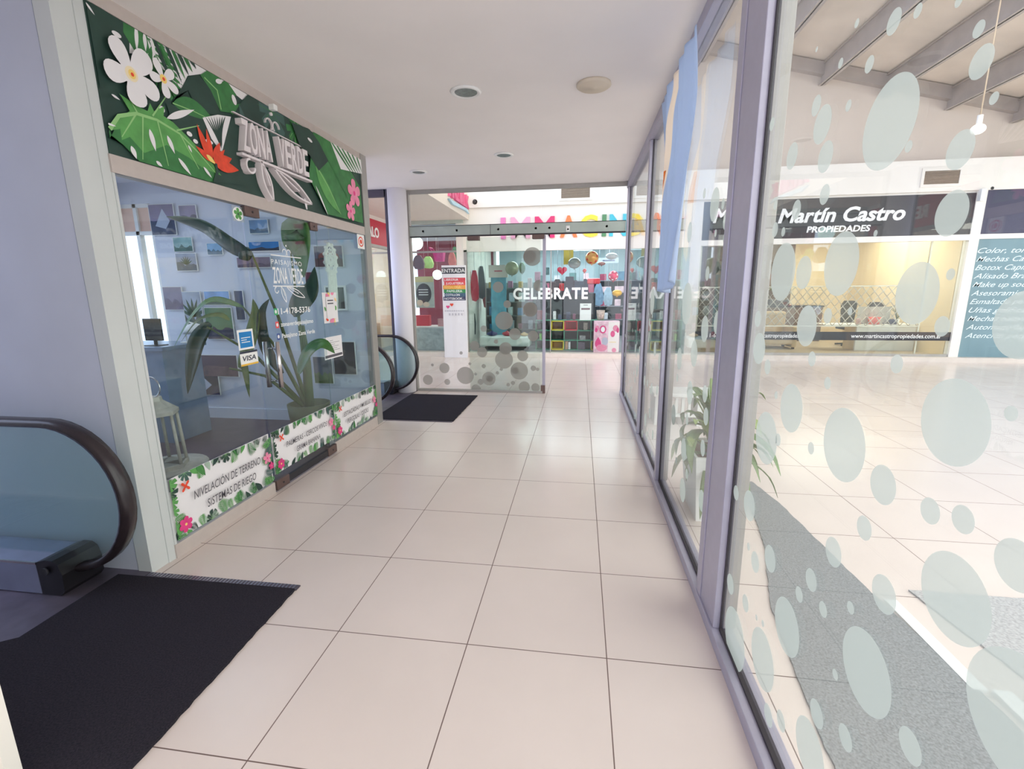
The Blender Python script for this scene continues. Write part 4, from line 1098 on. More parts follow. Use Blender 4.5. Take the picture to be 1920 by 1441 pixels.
# upper storey edge of the gallery running over the left side of the hall
struct(MB().box((-3.4, 5.72, 3.05), (-0.82, 9.45, 3.62), mat('gallery_plaster', (236, 224, 212), 0.8, var=0.02)).build('ceiling_gallery'))
struct(MB().box((-3.4, 9.40, 2.98), (-0.95, 9.5, 3.06), mat('pale_green_band', (190, 200, 190), 0.7)).build('trim_13'))
def vent(xc, zc, w_, h_, label):
    t = thing('air_vent', (xc, 9.40, zc - h_ / 2), label, 'vent', 'air grilles in the white band above the shops')
    b = MB()
    for (a, c2) in (((xc - w_ / 2 - .05, zc - h_ / 2 - .05), (xc + w_ / 2 + .05, zc - h_ / 2)), ((xc - w_ / 2 - .05, zc + h_ / 2), (xc + w_ / 2 + .05, zc + h_ / 2 + .05)), ((xc - w_ / 2 - .05, zc - h_ / 2), (xc - w_ / 2, zc + h_ / 2)), ((xc + w_ / 2, zc - h_ / 2), (xc + w_ / 2 + .05, zc + h_ / 2))):
        b.box((a[0], 9.38, a[1]), (c2[0], 9.40, c2[1]), M_white)
    b.build('frame', t)
    b = MB().box((xc - w_ / 2, 9.397, zc - h_ / 2), (xc + w_ / 2, 9.40, zc + h_ / 2), mat('vent_shadow', (128, 112, 100), 0.8))
    n = 9
    for k in range(n): b.box((xc - w_ / 2, 9.383, zc - h_ / 2 + h_ * k / n + .004), (xc + w_ / 2, 9.396, zc - h_ / 2 + h_ * (k + .45) / n), mat('vent_slat', (176, 160, 140), 0.6))
    b.build('louvre', t)
vent(1.52, 3.53, 0.60, 0.24, 'brown louvred air vent above the coloured letters, seen over the doorway')
vent(4.95, 3.53, 0.60, 0.24, 'air vent in the white band behind the tall mullion and flag')
vent(8.42, 3.54, 0.60, 0.24, 'brown louvred air vent above the dark estate office sign')
# security cameras
sc_ = thing('security_camera', (0.02, 9.40, 3.42), 'small white dome camera with a black eye on the white band', 'camera')
p = at(890, 378, 1, 9.38)
sc_.location = (p.x, 9.40, p.z)
MB().cyl((p.x, 9.40, p.z), 0.055, -0.03, M_w, 24, 'y').build('mount', sc_)
MB().sphere((p.x, 9.365, p.z), 0.036, M_black).build('lens_dome', sc_)
p = at(1841, 366, 1, 9.35)
sc_ = thing('security_camera', (p.x, 9.40, p.z), 'white bullet camera on a bracket between the two dark fascias', 'camera')
MB().box((p.x - .02, 9.34, p.z - .10), (p.x + .05, 9.42, p.z + .12), M_w, 0.006).build('bracket', sc_)
MB().cyl((p.x + .06, 9.38, p.z + .10), 0.035, -0.16, M_w, 16, 'y').build('camera_body', sc_)
MB().cyl((p.x + .06, 9.22, p.z + .10), 0.028, -0.004, M_black, 14, 'y').build('lens', sc_)

# pendant bulb in the hall
pb = thing('pendant_lamp', (6.56, 6.0, roofz(6.56)), 'white pendant bulb on a long thin cord from the hall roof', 'lamp')
MB().tube([(6.56, 6.0, 3.60), (6.56, 6.0, roofz(6.56))], 0.008, mat('lamp_cord', (214, 190, 160), 0.6), 6).build('cord', pb)
MB().cyl((6.56, 6.0, 3.50), 0.03, 0.10, M_white, 14).build('socket', pb)
MB().sphere((6.56, 6.0, 3.44), 0.075, mat('bulb_white', (250, 246, 238), 0.3, emit=1.2, var=0), (1, 1, 0.8)).build('bulb', pb)

# ------------------------------------------------------------------ beside the glass wall in the hall
M_rug = mat('grey_runner_carpet', (138, 140, 142), 0.95, var=0.25, scale=120, bump=0.6, spec=0.1)
mat_slab('runner_carpet', [(2.60, 1.02), (2.50, 0.3), (2.44, -2.2), (3.30, -2.2), (3.20, 0.55), (3.14, 1.2), (3.10, 2.2), (3.04, 2.58), (2.92, 2.52), (2.84, 1.9), (2.78, 1.6)], 0.0, 0.01, M_rug, 'grey carpet strip lying along the outside of the right glass wall', 11)
mat_slab('floor_carpet', [(3.34, 1.25), (3.42, 0.7), (3.60, -2.2), (6.4, -2.2), (5.6, 0.0), (4.6, 0.95), (3.95, 1.25)], 0.0, 0.009, mat('pale_grey_carpet', (176, 174, 174), 0.95, var=0.2, scale=90, bump=0.5, spec=0.1), 'pale grey carpet farther out in the hall, beyond the narrow strip', 12)
MB_ = MB().box((3.235, -2.2, 0.0), (3.30, 0.62, 0.018), M_w).box((3.17, 0.62, 0.0), (3.225, 1.15, 0.012), M_w)
tag(MB_.build('floor_threshold'), 'narrow white strip on the floor between the two grey carpets', 'floor strip')
pl = thing('potted_dracaena', (2.575, 2.04, 0), 'leafy green plant in a tall white planter behind the middle glass pane', 'plant')
M_wp = mat('white_planter', (238, 240, 238), 0.45, var=0.03)
b = MB(); px_, py_ = 2.575, 2.04
vs = []
for (s, z) in ((0.125, 0.0), (0.165, 0.46), (0.150, 0.46), (0.145, 0.42)):
    vs += [(px_ - s, py_ - s * 1.35, z), (px_ + s, py_ - s * 1.35, z), (px_ + s, py_ + s * 1.35, z), (px_ - s, py_ + s * 1.35, z)]
fs = [(3, 2, 1, 0)]
for l in range(3):
    for k in range(4): fs.append((l * 4 + k, l * 4 + (k + 1) % 4, l * 4 + 4 + (k + 1) % 4, l * 4 + 4 + k))
fs.append((12, 13, 14, 15))
ptr_ = b.add(vs, fs, M_wp).build('planter', pl)
MB().box((px_ - .14, py_ - .19, .41), (px_ + .14, py_ + .19, .435), mat('brown_soil', (120, 84, 66), 0.95, var=0.3, scale=60)).build('soil', ptr_)
rnd = random.Random(21); fol = MB()
LD = [mat('dracaena_green', (92, 122, 66), 0.4, var=0.25, scale=14), mat('dracaena_light', (138, 158, 88), 0.4, var=0.2, scale=14), mat('dracaena_brown', (128, 92, 70), 0.6, var=0.2)]
for (sx_, sy_, sh) in ((0.0, 0.03, 0.66), (-0.03, -0.10, 0.54)):
    fol.tube([(px_ + sx_, py_ + sy_, 0.36), (px_ + sx_, py_ + sy_, sh + .05)], 0.013, LD[2], 8)
    for k in range(22):
        a = k * 2.4 + rnd.random(); el = 1.25 - 1.25 * (k / 17) + rnd.uniform(-.15, .15)
        L = rnd.uniform(0.26, 0.40); z0_ = sh - 0.10 + 0.10 * (1 - k / 17)
        d = Vector((math.cos(a) * math.cos(el), math.sin(a) * math.cos(el), math.sin(el)))
        p0 = Vector((px_ + sx_, py_ + sy_, z0_)); p1 = p0 + d * L * .5; p2 = p0 + d * L + Vector((0, 0, -0.30 * L * math.cos(el))); p3 = p0 + d * L * 1.25 + Vector((0, 0, -0.75 * L * math.cos(el)))
        p1, p2, p3 = [Vector((max(q.x, 2.375 + .02 * rnd.random()), q.y, q.z)) for q in (p1, p2, p3)]
        leaf3(fol, [p0, p1, p2, p3], rnd.uniform(.06, .085), LD[0 if rnd.random() < .55 else 1], n=10)
leaf3(fol, [(px_ + .0, py_ + .03, .56), (px_ - .03, py_ + .05, .68), (px_ - .05, py_ + .05, .80), (px_ - .05, py_ + .05, .88)], .07, LD[1], (1, 0, 0), n=12)
fol.build('foliage', pl)
bn = thing('bench', (2.95, 4.3, 0), 'white slatted bench standing beyond the farther glass panes', 'bench')
MB().box((2.50, 4.12, 0.33), (3.42, 4.52, 0.37), M_wp, 0.005).build('seat', bn)
for x in (2.52, 2.98, 3.34):
    MB().box((x, 4.14, 0.0), (x + .06, 4.50, 0.33), M_wp).build('leg', bn)
b = MB()
for k in range(5): b.box((2.60 + .07 * k, 4.15, 0.12), (2.63 + .07 * k, 4.18, 0.33), M_wp)
b.box((2.58, 4.14, .10), (2.98, 4.19, .13), M_wp).build('slat_panel', bn)
# ------------------------------------------------------------------ shops across the hall
FZ = 0.10   # raised shop floors
struct(MB().box((-3.3, 9.30, 0.0), (XE, 9.62, FZ), mat('pale_sill', (222, 210, 200), 0.5, var=0.04)).build('trim_14'))
struct(MB().box((-3.3, 9.62, 0.0), (4.0, 14.1, FZ), mat('toy_shop_floor', (150, 150, 156), 0.35, var=0.06)).build('floor_toy_shop'))
struct(MB().box((4.12, 9.62, 0.0), (XE, 14.1, FZ), mat('office_floor', (190, 172, 150), 0.4, var=0.06)).build('floor_office'))
struct(MB().box((-3.3, 9.70, 2.98), (4.06, 14.1, 3.04), mat('toy_ceiling', (200, 214, 220), 0.8, var=0.02)).build('ceiling_toy_shop'))
struct(MB().box((4.06, 9.70, 2.98), (XE, 14.1, 3.04), M_white).build('ceiling_office'))
struct(MB().box((-0.90, 13.9, FZ), (4.06, 14.05, 2.98), mat('toy_wall', (176, 200, 208), 0.8, var=0.04)).build('wall_toy_shop'))
struct(MB().box((-3.3, 13.0, FZ), (-0.95, 13.15, 2.98), mat('gift_wall', (120, 40, 56), 0.8, var=0.08)).build('wall_gift_shop'))
struct(MB().box((-1.12, 9.44, 0.0), (-0.95, 9.56, 3.0), M_white).box((-1.08, 9.56, FZ), (-1.0, 13.9, 2.98), M_white).build('trim_15'))
struct(MB().box((3.93, 9.42, 0.0), (4.14, 9.56, 3.25), M_white).box((4.0, 9.56, FZ), (4.08, 14.0, 2.98), M_white).build('trim_16'))
struct(MB().box((9.10, 9.42, 0.0), (9.27, 9.56, 3.29), M_white).box((9.16, 9.56, FZ), (9.22, 14.0, 2.98), M_white).build('trim_17'))
# ---------- toy and party shop
fr = MB().box((-0.95, 9.43, 2.36), (3.93, 9.52, 2.43), M_white).box((-0.95, 9.43, FZ), (-0.88, 9.50, 2.40), M_alug)
fr.box((1.0, 9.45, FZ), (1.02, 9.49, 2.36), M_alug)
struct(fr.build('trim_18'))
g = sgroup('window_13')
MB().box((-0.88, 9.465, FZ), (3.93, 9.473, 2.36), M_glass).build('window_pane', g)
mb = MB(); c = Canvas(mb, (0, 9.464, 0), (1, 0, 0), (0, 0, 1), None, 0.0006)
c.text('CELEBRATE', 0.16, 1.315, 1.67, 0.235, M_w, 0.035, 0, True, 0, 1.12)
mb.build('window_lettering', g)
sg = thing('shop_sign', (1.9, 9.46, 2.62), 'row of big coloured letters on the white wall above the toy shop', 'sign')
cols = [(236, 132, 190), (240, 170, 200), (226, 40, 110), (246, 130, 70), (250, 226, 70), (84, 140, 96), (70, 190, 210), (250, 196, 90), (246, 150, 120), (220, 90, 160)]
word = 'IMMAGINARE'
def lx_(px): return at(px, 415, 1, 9.44).x
xs = [(939, 948), (958, 994), (1003, 1040), (1050, 1083), (1088, 1121), (1129, 1137), (1143, 1175), (1180, 1211), (1220, 1247), (1256, 1278)]
for i, ch in enumerate(word):
    x0 = lx_(xs[i][0]); x1 = lx_(xs[i][1]); mb = MB()
    c = Canvas(mb, (0, 9.46, 0), (1, 0, 0), (0, 0, 1), None, 0.0006)
    c.text(ch, x0, 2.64, x1 - x0, 0.42, mat('letter_paint_%d' % i, cols[i], 0.5, var=0.02), 0.03, 0, True, 0.02)
    mb.build('letter', sg)
# pink sign with a blue stroke on the gallery edge
ps = thing('gallery_sign', (-0.80, 8.3, 3.2), 'pink cut-out sign over a pale blue brush stroke on the gallery edge', 'sign')
def gp(px, py): p = at(px, py, 0, -0.80); return (p.y, p.z)
M_pinks = mat('sign_pink', (232, 92, 140), 0.5, var=0.03); M_pblue = mat('sign_pale_blue', (178, 214, 232), 0.5, var=0.03)
rnd = random.Random(2)
for i, ch in enumerate('MAGENK'):
    p = gp(841 + 6.3 * i, 360 + 4.6 * i); mb = MB()
    c = Canvas(mb, (-0.82, 0, 0), (0, 1, 0), (0, 0, 1), None, 0.0005)
    c.text('ANZILK'[i], p[0], p[1] - 0.05, 0.24, 0.24, M_pinks, 0.04, 0, True, 0.025); mb.build('letter', ps)
mb = MB(); pts = [gp(840, 372), gp(847, 383), gp(872, 395), gp(878, 401), gp(873, 391), gp(850, 378)]
vs = [(-0.815, a, b) for a, b in pts] + [(-0.77, a, b) for a, b in pts]; n = len(pts)
mb.add(vs, [tuple(range(n)), tuple(range(n, 2 * n))[::-1]] + [(k, n + k, n + (k + 1) % n, (k + 1) % n) for k in range(n)], M_pblue).build('brush_stroke', ps)

def item(name, label, cat, px, py, y, group=None):
    p = at(px, py, 1, y); t = thing(name, tuple(p), label, cat, group); return t, p
def string(t, p, top=2.98): MB().tube([tuple(p), (p.x, p.y, top)], 0.002, M_w, 4).build('string', t)
def round_balloon(px, py, y, r, rgb, label, rgb2=None, sc=(1, .8, 1)):
    t, p = item('balloon', label, 'balloon', px, py, y, 'balloons hanging in the toy shop window')
    m_ = mat('foil_%d_%d_%d' % rgb, rgb, 0.22, metal=0.25, var=0.1)
    b = MB().sphere(p, r, m_, sc, 20)
    if rgb2:
        m2 = mat('foil_%d_%d_%d' % rgb2, rgb2, 0.25, metal=0.2, var=0.05)
        for k in range(6):
            a = k * PI / 3 + .3
            b.sphere((p.x + r * .62 * math.cos(a), p.y - r * .48, p.z + r * .62 * math.sin(a)), r * .26, m2, (1, .4, 1), 10)
        b.sphere((p.x, p.y - r * .66, p.z), r * .26, m2, (1, .4, 1), 10)
    b.build('body', t)
    MB().lathe((p.x, p.y, p.z - r * sc[2] - .02), [(0.018, 0), (0.006, 0.03)], m_, 8).build('knot', t)
    string(t, Vector((p.x, p.y, p.z + r * sc[2])))
    return t
round_balloon(960, 503, 10.2, 0.165, (168, 178, 150), 'large round sage green balloon near the left of the toy shop window')
round_balloon(979, 502, 10.35, 0.10, (20, 120, 70), 'emerald green balloon beside the large sage one', sc=(.8, .7, 1.35))
round_balloon(1077, 493, 10.3, 0.15, (150, 158, 160), 'silver grey shell shaped balloon in the middle of the window', sc=(1, .6, .85))
round_balloon(1110, 483, 10.0, 0.15, (232, 168, 96), 'red and amber foil balloon between the silver ones', (210, 60, 60))
round_balloon(1147, 480, 10.55, 0.12, (200, 208, 216), 'silver mushroom shaped balloon at the upper right', sc=(1.2, .7, .65))
round_balloon(1150, 517, 10.0, 0.115, (226, 50, 100), 'red balloon with white spots at the right of the window', (248, 240, 240))
round_balloon(1157, 549, 10.2, 0.10, (240, 180, 30), 'yellow foil balloon above the dark desk lamp', sc=(1.15, .8, .75))
round_balloon(1096, 507, 10.25, 0.045, (232, 90, 90), 'tiny coral balloon under the amber one')
round_balloon(1128, 494, 10.3, 0.06, (190, 150, 150), 'small pinkish silver balloon right of the amber one', sc=(1.5, .7, .7))
def extrude_xz(pts, y0, y1, m, name, parent):
    n = len(pts); vs = [(a, y0, b) for a, b in pts] + [(a, y1, b) for a, b in pts]
    ar = sum(pts[i][0] * pts[(i + 1) % n][1] - pts[(i + 1) % n][0] * pts[i][1] for i in range(n))
    tri = tessellate_polygon([[Vector((p[0], p[1], 0)) for p in pts]])
    fs = []
    for t in tri:
        fs.append(tuple(t)); fs.append(tuple(i + n for i in t)[::-1])
    fs += [(k, n + k, n + (k + 1) % n, (k + 1) % n) for k in range(n)]
    return MB().add(vs, fs, m).build(name, parent)
t, p = item('heart_balloon', 'red heart balloon above the white window lettering', 'balloon', 1054, 507, 10.2, 'balloons hanging in the toy shop window')
extrude_xz([(p.x + .0072 * 16 * math.sin(a) ** 3, p.z + .0068 * (13 * math.cos(a) - 5 * math.cos(2 * a) - 2 * math.cos(3 * a) - math.cos(4 * a))) for a in [2 * PI * k / 32 for k in range(32)]], p.y - .03, p.y + .03, mat('heart_red', (216, 20, 70), 0.25, metal=.2), 'body', t); string(t, p + Vector((0, 0, .05)))
t, p = item('box_balloon', 'red and orange box shaped foil balloon in the middle of the toy window', 'balloon', 1113, 527, 10.15, 'balloons hanging in the toy shop window')
MB().box((p.x - .15, p.y - .05, p.z - .065), (p.x + .15, p.y + .05, p.z + .065), mat('foil_redorange', (226, 62, 76), 0.25, metal=.2, var=.3, scale=7), 0.03).build('body', t); string(t, p)
t, p = item('poster_pennant', 'tall mustard yellow pennant hanging at the top of the toy shop', 'pennant', 1066, 474, 11.0)
MB().box((p.x - .12, p.y, p.z - .28), (p.x + .12, p.y + .01, p.z + .25), mat('mustard_cloth', (170, 150, 60), 0.8, var=.15)).build('cloth', t); string(t, p)
for (px, py, w_, h_, lb) in ((1088, 466, .62, .11, 'upper pale blue hanging sign over the shop aisle'), (1139, 488, .55, .13, 'lower pale blue hanging sign at the right of the aisle')):
    t, p = item('hanging_sign', lb, 'sign', px, py, 11.2)
    mb = MB().box((p.x - w_ / 2, p.y, p.z - h_ / 2), (p.x + w_ / 2, p.y + .015, p.z + h_ / 2), mat('pale_blue_board', (206, 222, 236), 0.6))
    Canvas(mb, (p.x, p.y, p.z), (1, 0, 0), (0, 0, 1)).rectf(-.12, -.02, .18, .015, mat('grey_line_text', (120, 130, 160), .6, var=0))
    mb.build('board', t); string(t, p)
def garment(px, py, y, w_, h_, rgb, label, name='hanging_garment'):
    t, p = item(name, label, 'garment', px, py, y, 'clothes and bags hanging in the toy shop')
    m_ = mat('cloth_%d_%d_%d' % rgb, rgb, 0.8, var=.15, scale=12)
    x, z = p.x, p.z
    extrude_xz([(x - w_ * .18, z + h_ / 2), (x + w_ * .18, z + h_ / 2), (x + w_ * .35, z + h_ * .3), (x + w_ / 2, z - h_ * .1), (x + w_ * .42, z - h_ * .42), (x + w_ * .1, z - h_ / 2), (x - w_ * .3, z - h_ * .46), (x - w_ / 2, z - h_ * .15), (x - w_ * .38, z + h_ * .28)], p.y - .04, p.y + .04, m_, 'cloth', t)
    MB().tube([(x, p.y, z + h_ / 2), (x, p.y, 2.98)], .004, M_steel, 6).build('hook', t)
garment(890, 536, 10.3, .20, .75, (196, 40, 66), 'crimson hanging bag near the left post of the toy window')
garment(878, 503, 10.45, .20, .70, (150, 186, 220), 'light blue garment hung behind the crimson bag')
garment(903, 530, 11.2, .20, .85, (90, 96, 100), 'charcoal grey garment in the row behind the crimson bag')
garment(911, 556, 11.4, .16, .60, (190, 90, 90), 'muted red garment low in the back row')
garment(884, 600, 10.6, .22, .85, (44, 60, 64), 'long black garment low beside the totem sign')
garment(1078, 547, 11.5, .28, .6, (56, 24, 50), 'dark plum jacket hanging behind the lettering')
garment(1045, 543, 11.6, .32, .55, (60, 30, 44), 'dark wine jacket behind the letter R')
garment(1097, 545, 11.3, .2, .6, (36, 44, 70), 'navy garment right of the plum jacket')
garment(1122, 552, 11.9, .28, .6, (130, 160, 190), 'pale blue shirt on the aisle rack')
garment(1140, 556, 12.1, .26, .5, (150, 176, 196), 'grey blue shirt at the end of the aisle rack')
garment(1018, 545, 11.6, .3, .5, (30, 52, 66), 'dark teal garment at the left of the open doorway')
t, p = item('display_stand', 'tall cyan display board with a white header at the left of the shop', 'display', 935, 560, 10.5)
m_cy = mat('cyan_print', (90, 176, 204), 0.5, var=.3, scale=5)
MB().box((p.x - .19, p.y, FZ), (p.x + .19, p.y + .04, p.z + .52), m_cy).build('board', t)
MB().box((p.x - .24, p.y - .01, p.z + .52), (p.x + .24, p.y + .05, p.z + .82), M_paper).box((p.x - .1, p.y - .015, p.z + .66), (p.x + .1, p.y - .01, p.z + .69), mat('red_line', (210, 90, 120), .6, var=0)).build('header', t)
# low counter with toys
ct = thing('display_counter', (0.0, 10.0, FZ), 'low white rounded display counter behind the dotted glass', 'counter')
MB().box((-.72, 9.80, .19), (.50, 10.35, .42), mat('counter_white', (236, 246, 244), .4), .04).build('top_box', ct)
MB().box((-.60, 9.90, FZ), (.42, 10.3, .19), M_dark).build('plinth', ct)
for (x, r, rgb, lb, s) in ((-.45, .09, (46, 52, 110), 'dark blue toy car on the white counter', (1.5, .9, .6)), (-.08, .09, (190, 60, 80), 'red toy car on the white counter', (1.4, .9, .6)), (.34, .08, (226, 190, 140), 'cream toy boat on the white counter', (1.3, .9, .5))):
    z = .42 + r * s[2]
    t = thing('toy_car', (x, 10.05, .42), lb, 'toy', 'toys on the low white counter')
    MB().sphere((x, 10.05, z), r, mat('toy_%d' % rgb[0], rgb, .3), s, 16).sphere((x, 10.05, z + r * s[2] * .7), r * .5, mat('toy_%d' % rgb[0], rgb, .3), (1, 1, .8), 12).build('body', t)
# back shelves with packs
shf = thing('shop_shelf', (0.1, 10.9, FZ), 'grey green back shelf full of packs behind the low counter', 'shelf')
for z in (.5, .85, 1.2, 1.55): MB().box((-.73, 10.85, z), (.73, 11.19, z + .019), mat('shelf_greygreen', (138, 156, 152), .6)).build('shelf_board', shf)
MB().box((-.76, 11.2, FZ), (.76, 11.23, 1.7), mat('shelf_back', (120, 140, 140), .7)).build('back_panel', shf)
for x in (-.76, .74): MB().box((x, 10.85, FZ), (x + .02, 11.2, 1.7), M_alug).build('upright', shf)
rnd = random.Random(31)
packcols = [((214, 232, 230), 'white'), ((190, 205, 215), 'pale blue'), ((170, 120, 150), 'mauve'), ((214, 196, 200), 'pale pink'), ((196, 170, 90), 'ochre'), ((70, 150, 200), 'bright blue'), ((120, 90, 100), 'brown')]
for i in range(22):
    row = i % 4; z = (.52, .87, 1.22, 1.57)[row]; x = -.68 + .245 * (i // 4) + rnd.uniform(0, .05); h = rnd.uniform(.12, .24); w_ = rnd.uniform(.09, .17)
    cc, nm = packcols[rnd.randrange(7)]
    o = MB().box((x, 10.9, z), (x + w_, 11.02, z + h), mat('pack_' + nm.replace(' ', '_'), cc, .5, var=.2, scale=18), .006).build('toy_pack')
    tag(o, '%s pack on the %s board of the grey green back shelf' % (nm, ('lowest', 'second', 'third', 'top')[row]), 'pack', 'packs on the back shelf of the toy shop')
# cube shelving
M_cg = mat('cube_green_wire', (70, 150, 120), .5); M_cy2 = mat('cube_yellow', (226, 206, 60), .5); M_cr = mat('cube_red', (206, 24, 50), .5); M_ob = mat('cube_ochre_back', (196, 150, 20), .6)
cs = thing('cube_shelf', (1.1, 9.9, FZ), 'low wire cube shelf with green, yellow and red frames by the doorway', 'shelf')
def cpos(px, py): p = at(px, py, 1, 10.0); return p.x, p.z
X = [cpos(px, 620)[0] for px in (1005, 1033, 1058, 1083, 1108, 1133)]; Z = [FZ, .33, .56, .80]
for x in X: MB().box((x - .008, 9.96, FZ), (x + .008, 10.28, Z[3]), M_cg).build('frame_upright', cs)
for z in Z: MB().box((X[0], 9.958, z - .008), (X[-1], 10.28, z + .008), M_cg).build('frame_shelf', cs)
MB().box((X[0], 10.29, FZ), (X[-1], 10.31, Z[3]), M_dark).build('back_panel', cs)
def cube(i, j, m, back):
    x0, x1, z0, z1 = X[i] + .004, X[i + 1] - .004, Z[j] + .004, Z[j + 1] - .004
    b = MB()
    for a in (((x0, z0), (x1, z0 + .022)), ((x0, z1 - .022), (x1, z1)), ((x0, z0), (x0 + .022, z1)), ((x1 - .022, z0), (x1, z1))):
        b.box((a[0][0], 9.945, a[0][1]), (a[1][0], 10.285, a[1][1]), m)
    b.box((x0, 10.27, z0), (x1, 10.285, z1), back); b.build('coloured_cube', cs)
cube(1, 2, M_cy2, mat('cube_brown', (140, 84, 50), .6)); cube(2, 2, M_cr, M_cr); cube(1, 0, M_cy2, M_ob); cube(4, 0, M_cy2, M_ob)
for (i, x, z, w_, h_, rgb, nm) in ((0, X[0] + .08, Z[1] + .01, .05, .15, (130, 200, 90), 'lime green bottle'), (1, X[3] + .05, Z[1] + .01, .14, .10, (150, 150, 150), 'grey carton'), (2, X[2] + .02, FZ + .01, .07, .20, (190, 150, 120), 'striped paper bag'), (3, X[2] + .10, FZ + .012, .05, .18, (226, 226, 230), 'white box'), (4, X[3] + .012, FZ + .012, .165, .18, (92, 82, 98), 'patterned dark box'), (5, X[3] + .13, Z[2] + .01, .10, .18, (130, 120, 110), 'brown picture book')):
    o = MB().box((x, 10.0, z), (x + w_, 10.16, z + h_), mat('goods_%d' % i, rgb, .5, var=.35, scale=30), .006).build('shop_carton')
    tag(o, nm + ' inside the wire cube shelf by the doorway', 'goods', 'goods in the cube shelf')
dw = thing('display_wall', (1.0, 10.5, FZ), 'tall dark display wall behind the wire cube shelf and the window lettering', 'display')
MB().box((X[0] - .05, 10.5, FZ), (X[4] + .1, 10.54, 1.42), mat('dark_display', (32, 36, 44), .6, var=.5, scale=4)).build('panel', dw)
for i, (px, w_, h_, rgb, nm) in enumerate(((1012, .12, .22, (150, 60, 70), 'wine red'), (1021, .10, .16, (90, 120, 110), 'grey green'), (1040, .07, .20, (230, 230, 230), 'white'), (1050, .08, .12, (60, 70, 100), 'slate'), (1066, .10, .18, (40, 50, 80), 'dark blue'), (1077, .07, .14, (120, 60, 90), 'plum'))):
    x = at(px, 575, 1, 10.1).x
    o = MB().box((x - w_ / 2, 10.05, Z[3] + .009), (x + w_ / 2, 10.15, Z[3] + .009 + h_), mat('top_%d' % i, rgb, .5, var=.3, scale=20), .01).build('shop_carton')
    tag(o, nm + ' item standing on top of the wire cube shelf', 'goods', 'goods in the cube shelf')
for i, (px, py, w_, h_, rgb, nm) in enumerate(((1037, 536, .13, .2, (70, 30, 46), 'wine'), (1053, 538, .12, .18, (200, 50, 60), 'red'), (1068, 530, .2, .30, (48, 40, 66), 'dark violet'), (1086, 540, .22, .34, (40, 56, 84), 'navy'), (1024, 508, .16, .18, (60, 110, 120), 'teal'), (1008, 518, .14, .22, (190, 120, 160), 'mauve'))):
    p = at(px, py, 1, 10.47); t = thing('hanging_pack', tuple(p), nm + ' pack hanging on the dark display wall', 'pack', 'packs on the dark display wall')
    MB().box((p.x - w_ / 2, 10.44, p.z - h_ / 2), (p.x + w_ / 2, 10.50, p.z + h_ / 2), mat('hp_%d' % i, rgb, .5, var=.35, scale=16), .015).build('pack', t)
    MB().tube([(p.x, 10.47, p.z + h_ / 2), (p.x, 10.47, 2.98)], .003, M_steel, 5).build('hook', t)
t = thing('toy_box', (2.25, 9.62, FZ), 'big pink and white toy carton standing behind the doorway glass', 'box')
a = at(1113, 640, 1, 9.62); b_ = at(1142, 640, 1, 9.60); zt = at(1135, 602, 1, 9.62).z
m_tp = mat('toy_print_pink', (238, 190, 206), .5, var=.22, scale=14)
MB().box((a.x, 9.60, FZ), (a.x + .57, 9.90, zt), m_tp, .004).build('carton', t); ctn_ = t.children[0]
mb = MB(); c = Canvas(mb, (a.x, 9.60, FZ), (1, 0, 0), (0, 0, 1), (0.01, .01, .56, zt - FZ - .01), .0008, .0004)
H_ = zt - FZ
c.rectf(.32, .01, .56, H_, mat('toy_print_white', (250, 232, 232), .5, var=0))
c.ell((.20, H_ * .74), .075, .09, PM); c.ell((.20, H_ * .74), .045, .06, M_w); c.ell((.07, H_ * .78), .05, .06, PK); c.ell((.05, H_ * .72), .03, .05, PM)
c.leaf((.10, H_ * .12), (.10, H_ * .5), .14, PM); c.ell((.25, H_ * .36), .07, .09, mat('toy_grey', (190, 186, 206), .5)); c.ell((.18, H_ * .15), .12, .08, PK)
c.ell((.42, H_ * .60), .05, .07, PM); c.ell((.48, H_ * .78), .06, .07, PK); c.ell((.53, H_ * .72), .03, .06, PM); c.rectf(.34, H_ * .33, .50, H_ * .345, YL); c.ell((.46, H_ * .08), .05, .05, PK)
mb.build('printed_front', ctn_)
t, p = item('price_sign', 'white price sign with dark writing standing on the cube shelf', 'sign', 1098, 576, 9.95)
mb = MB().box((p.x - .13, 9.95, Z[3] + .008), (p.x + .13, 9.97, p.z + .09), M_w)
c = Canvas(mb, (p.x, 9.95, p.z), (1, 0, 0), (0, 0, 1), None, .0008); c.rectf(-.10, -.055, .10, -.015, mat('sign_maroon', (110, 60, 70), .6)); c.rectf(-.05, .045, .05, .058, PG); mb.build('board', t); t.location.z = Z[3] + .008
for ch in t.children: ch.matrix_parent_inverse = Matrix.Translation(t.location).inverted()
t, p = item('gift_cup', 'patterned white and pink paper cup above the toy carton', 'cup', 1126, 590, 10.05)
MB().lathe((p.x, 10.05, Z[3] + .008), [(.001, 0), (.08, 0), (.10, p.z + .10 - Z[3]), (.095, p.z + .10 - Z[3]), (.07, .02)], mat('cup_print', (214, 190, 180), .5, var=.35, scale=25), 20).build('cup', t); t.location = (p.x, 10.05, Z[3])
for ch in t.children: ch.matrix_parent_inverse = Matrix.Translation(t.location).inverted()
sd = thing('shop_desk', (3.3, 11.2, FZ), 'dark brown shop desk at the right end of the aisle', 'desk')
MB().box((2.70, 10.6, .95), (3.8, 11.3, 1.0), mat('dark_brown_wood', (70, 48, 46), .5)).build('desktop', sd)
MB().box((2.95, 10.65, FZ), (3.0, 11.25, .95), mat('dark_brown_wood', (70, 48, 46), .5)).build('side_panel', sd)
MB().box((3.7, 10.65, FZ), (3.75, 11.25, .95), mat('dark_brown_wood', (70, 48, 46), .5)).build('side_panel', sd)
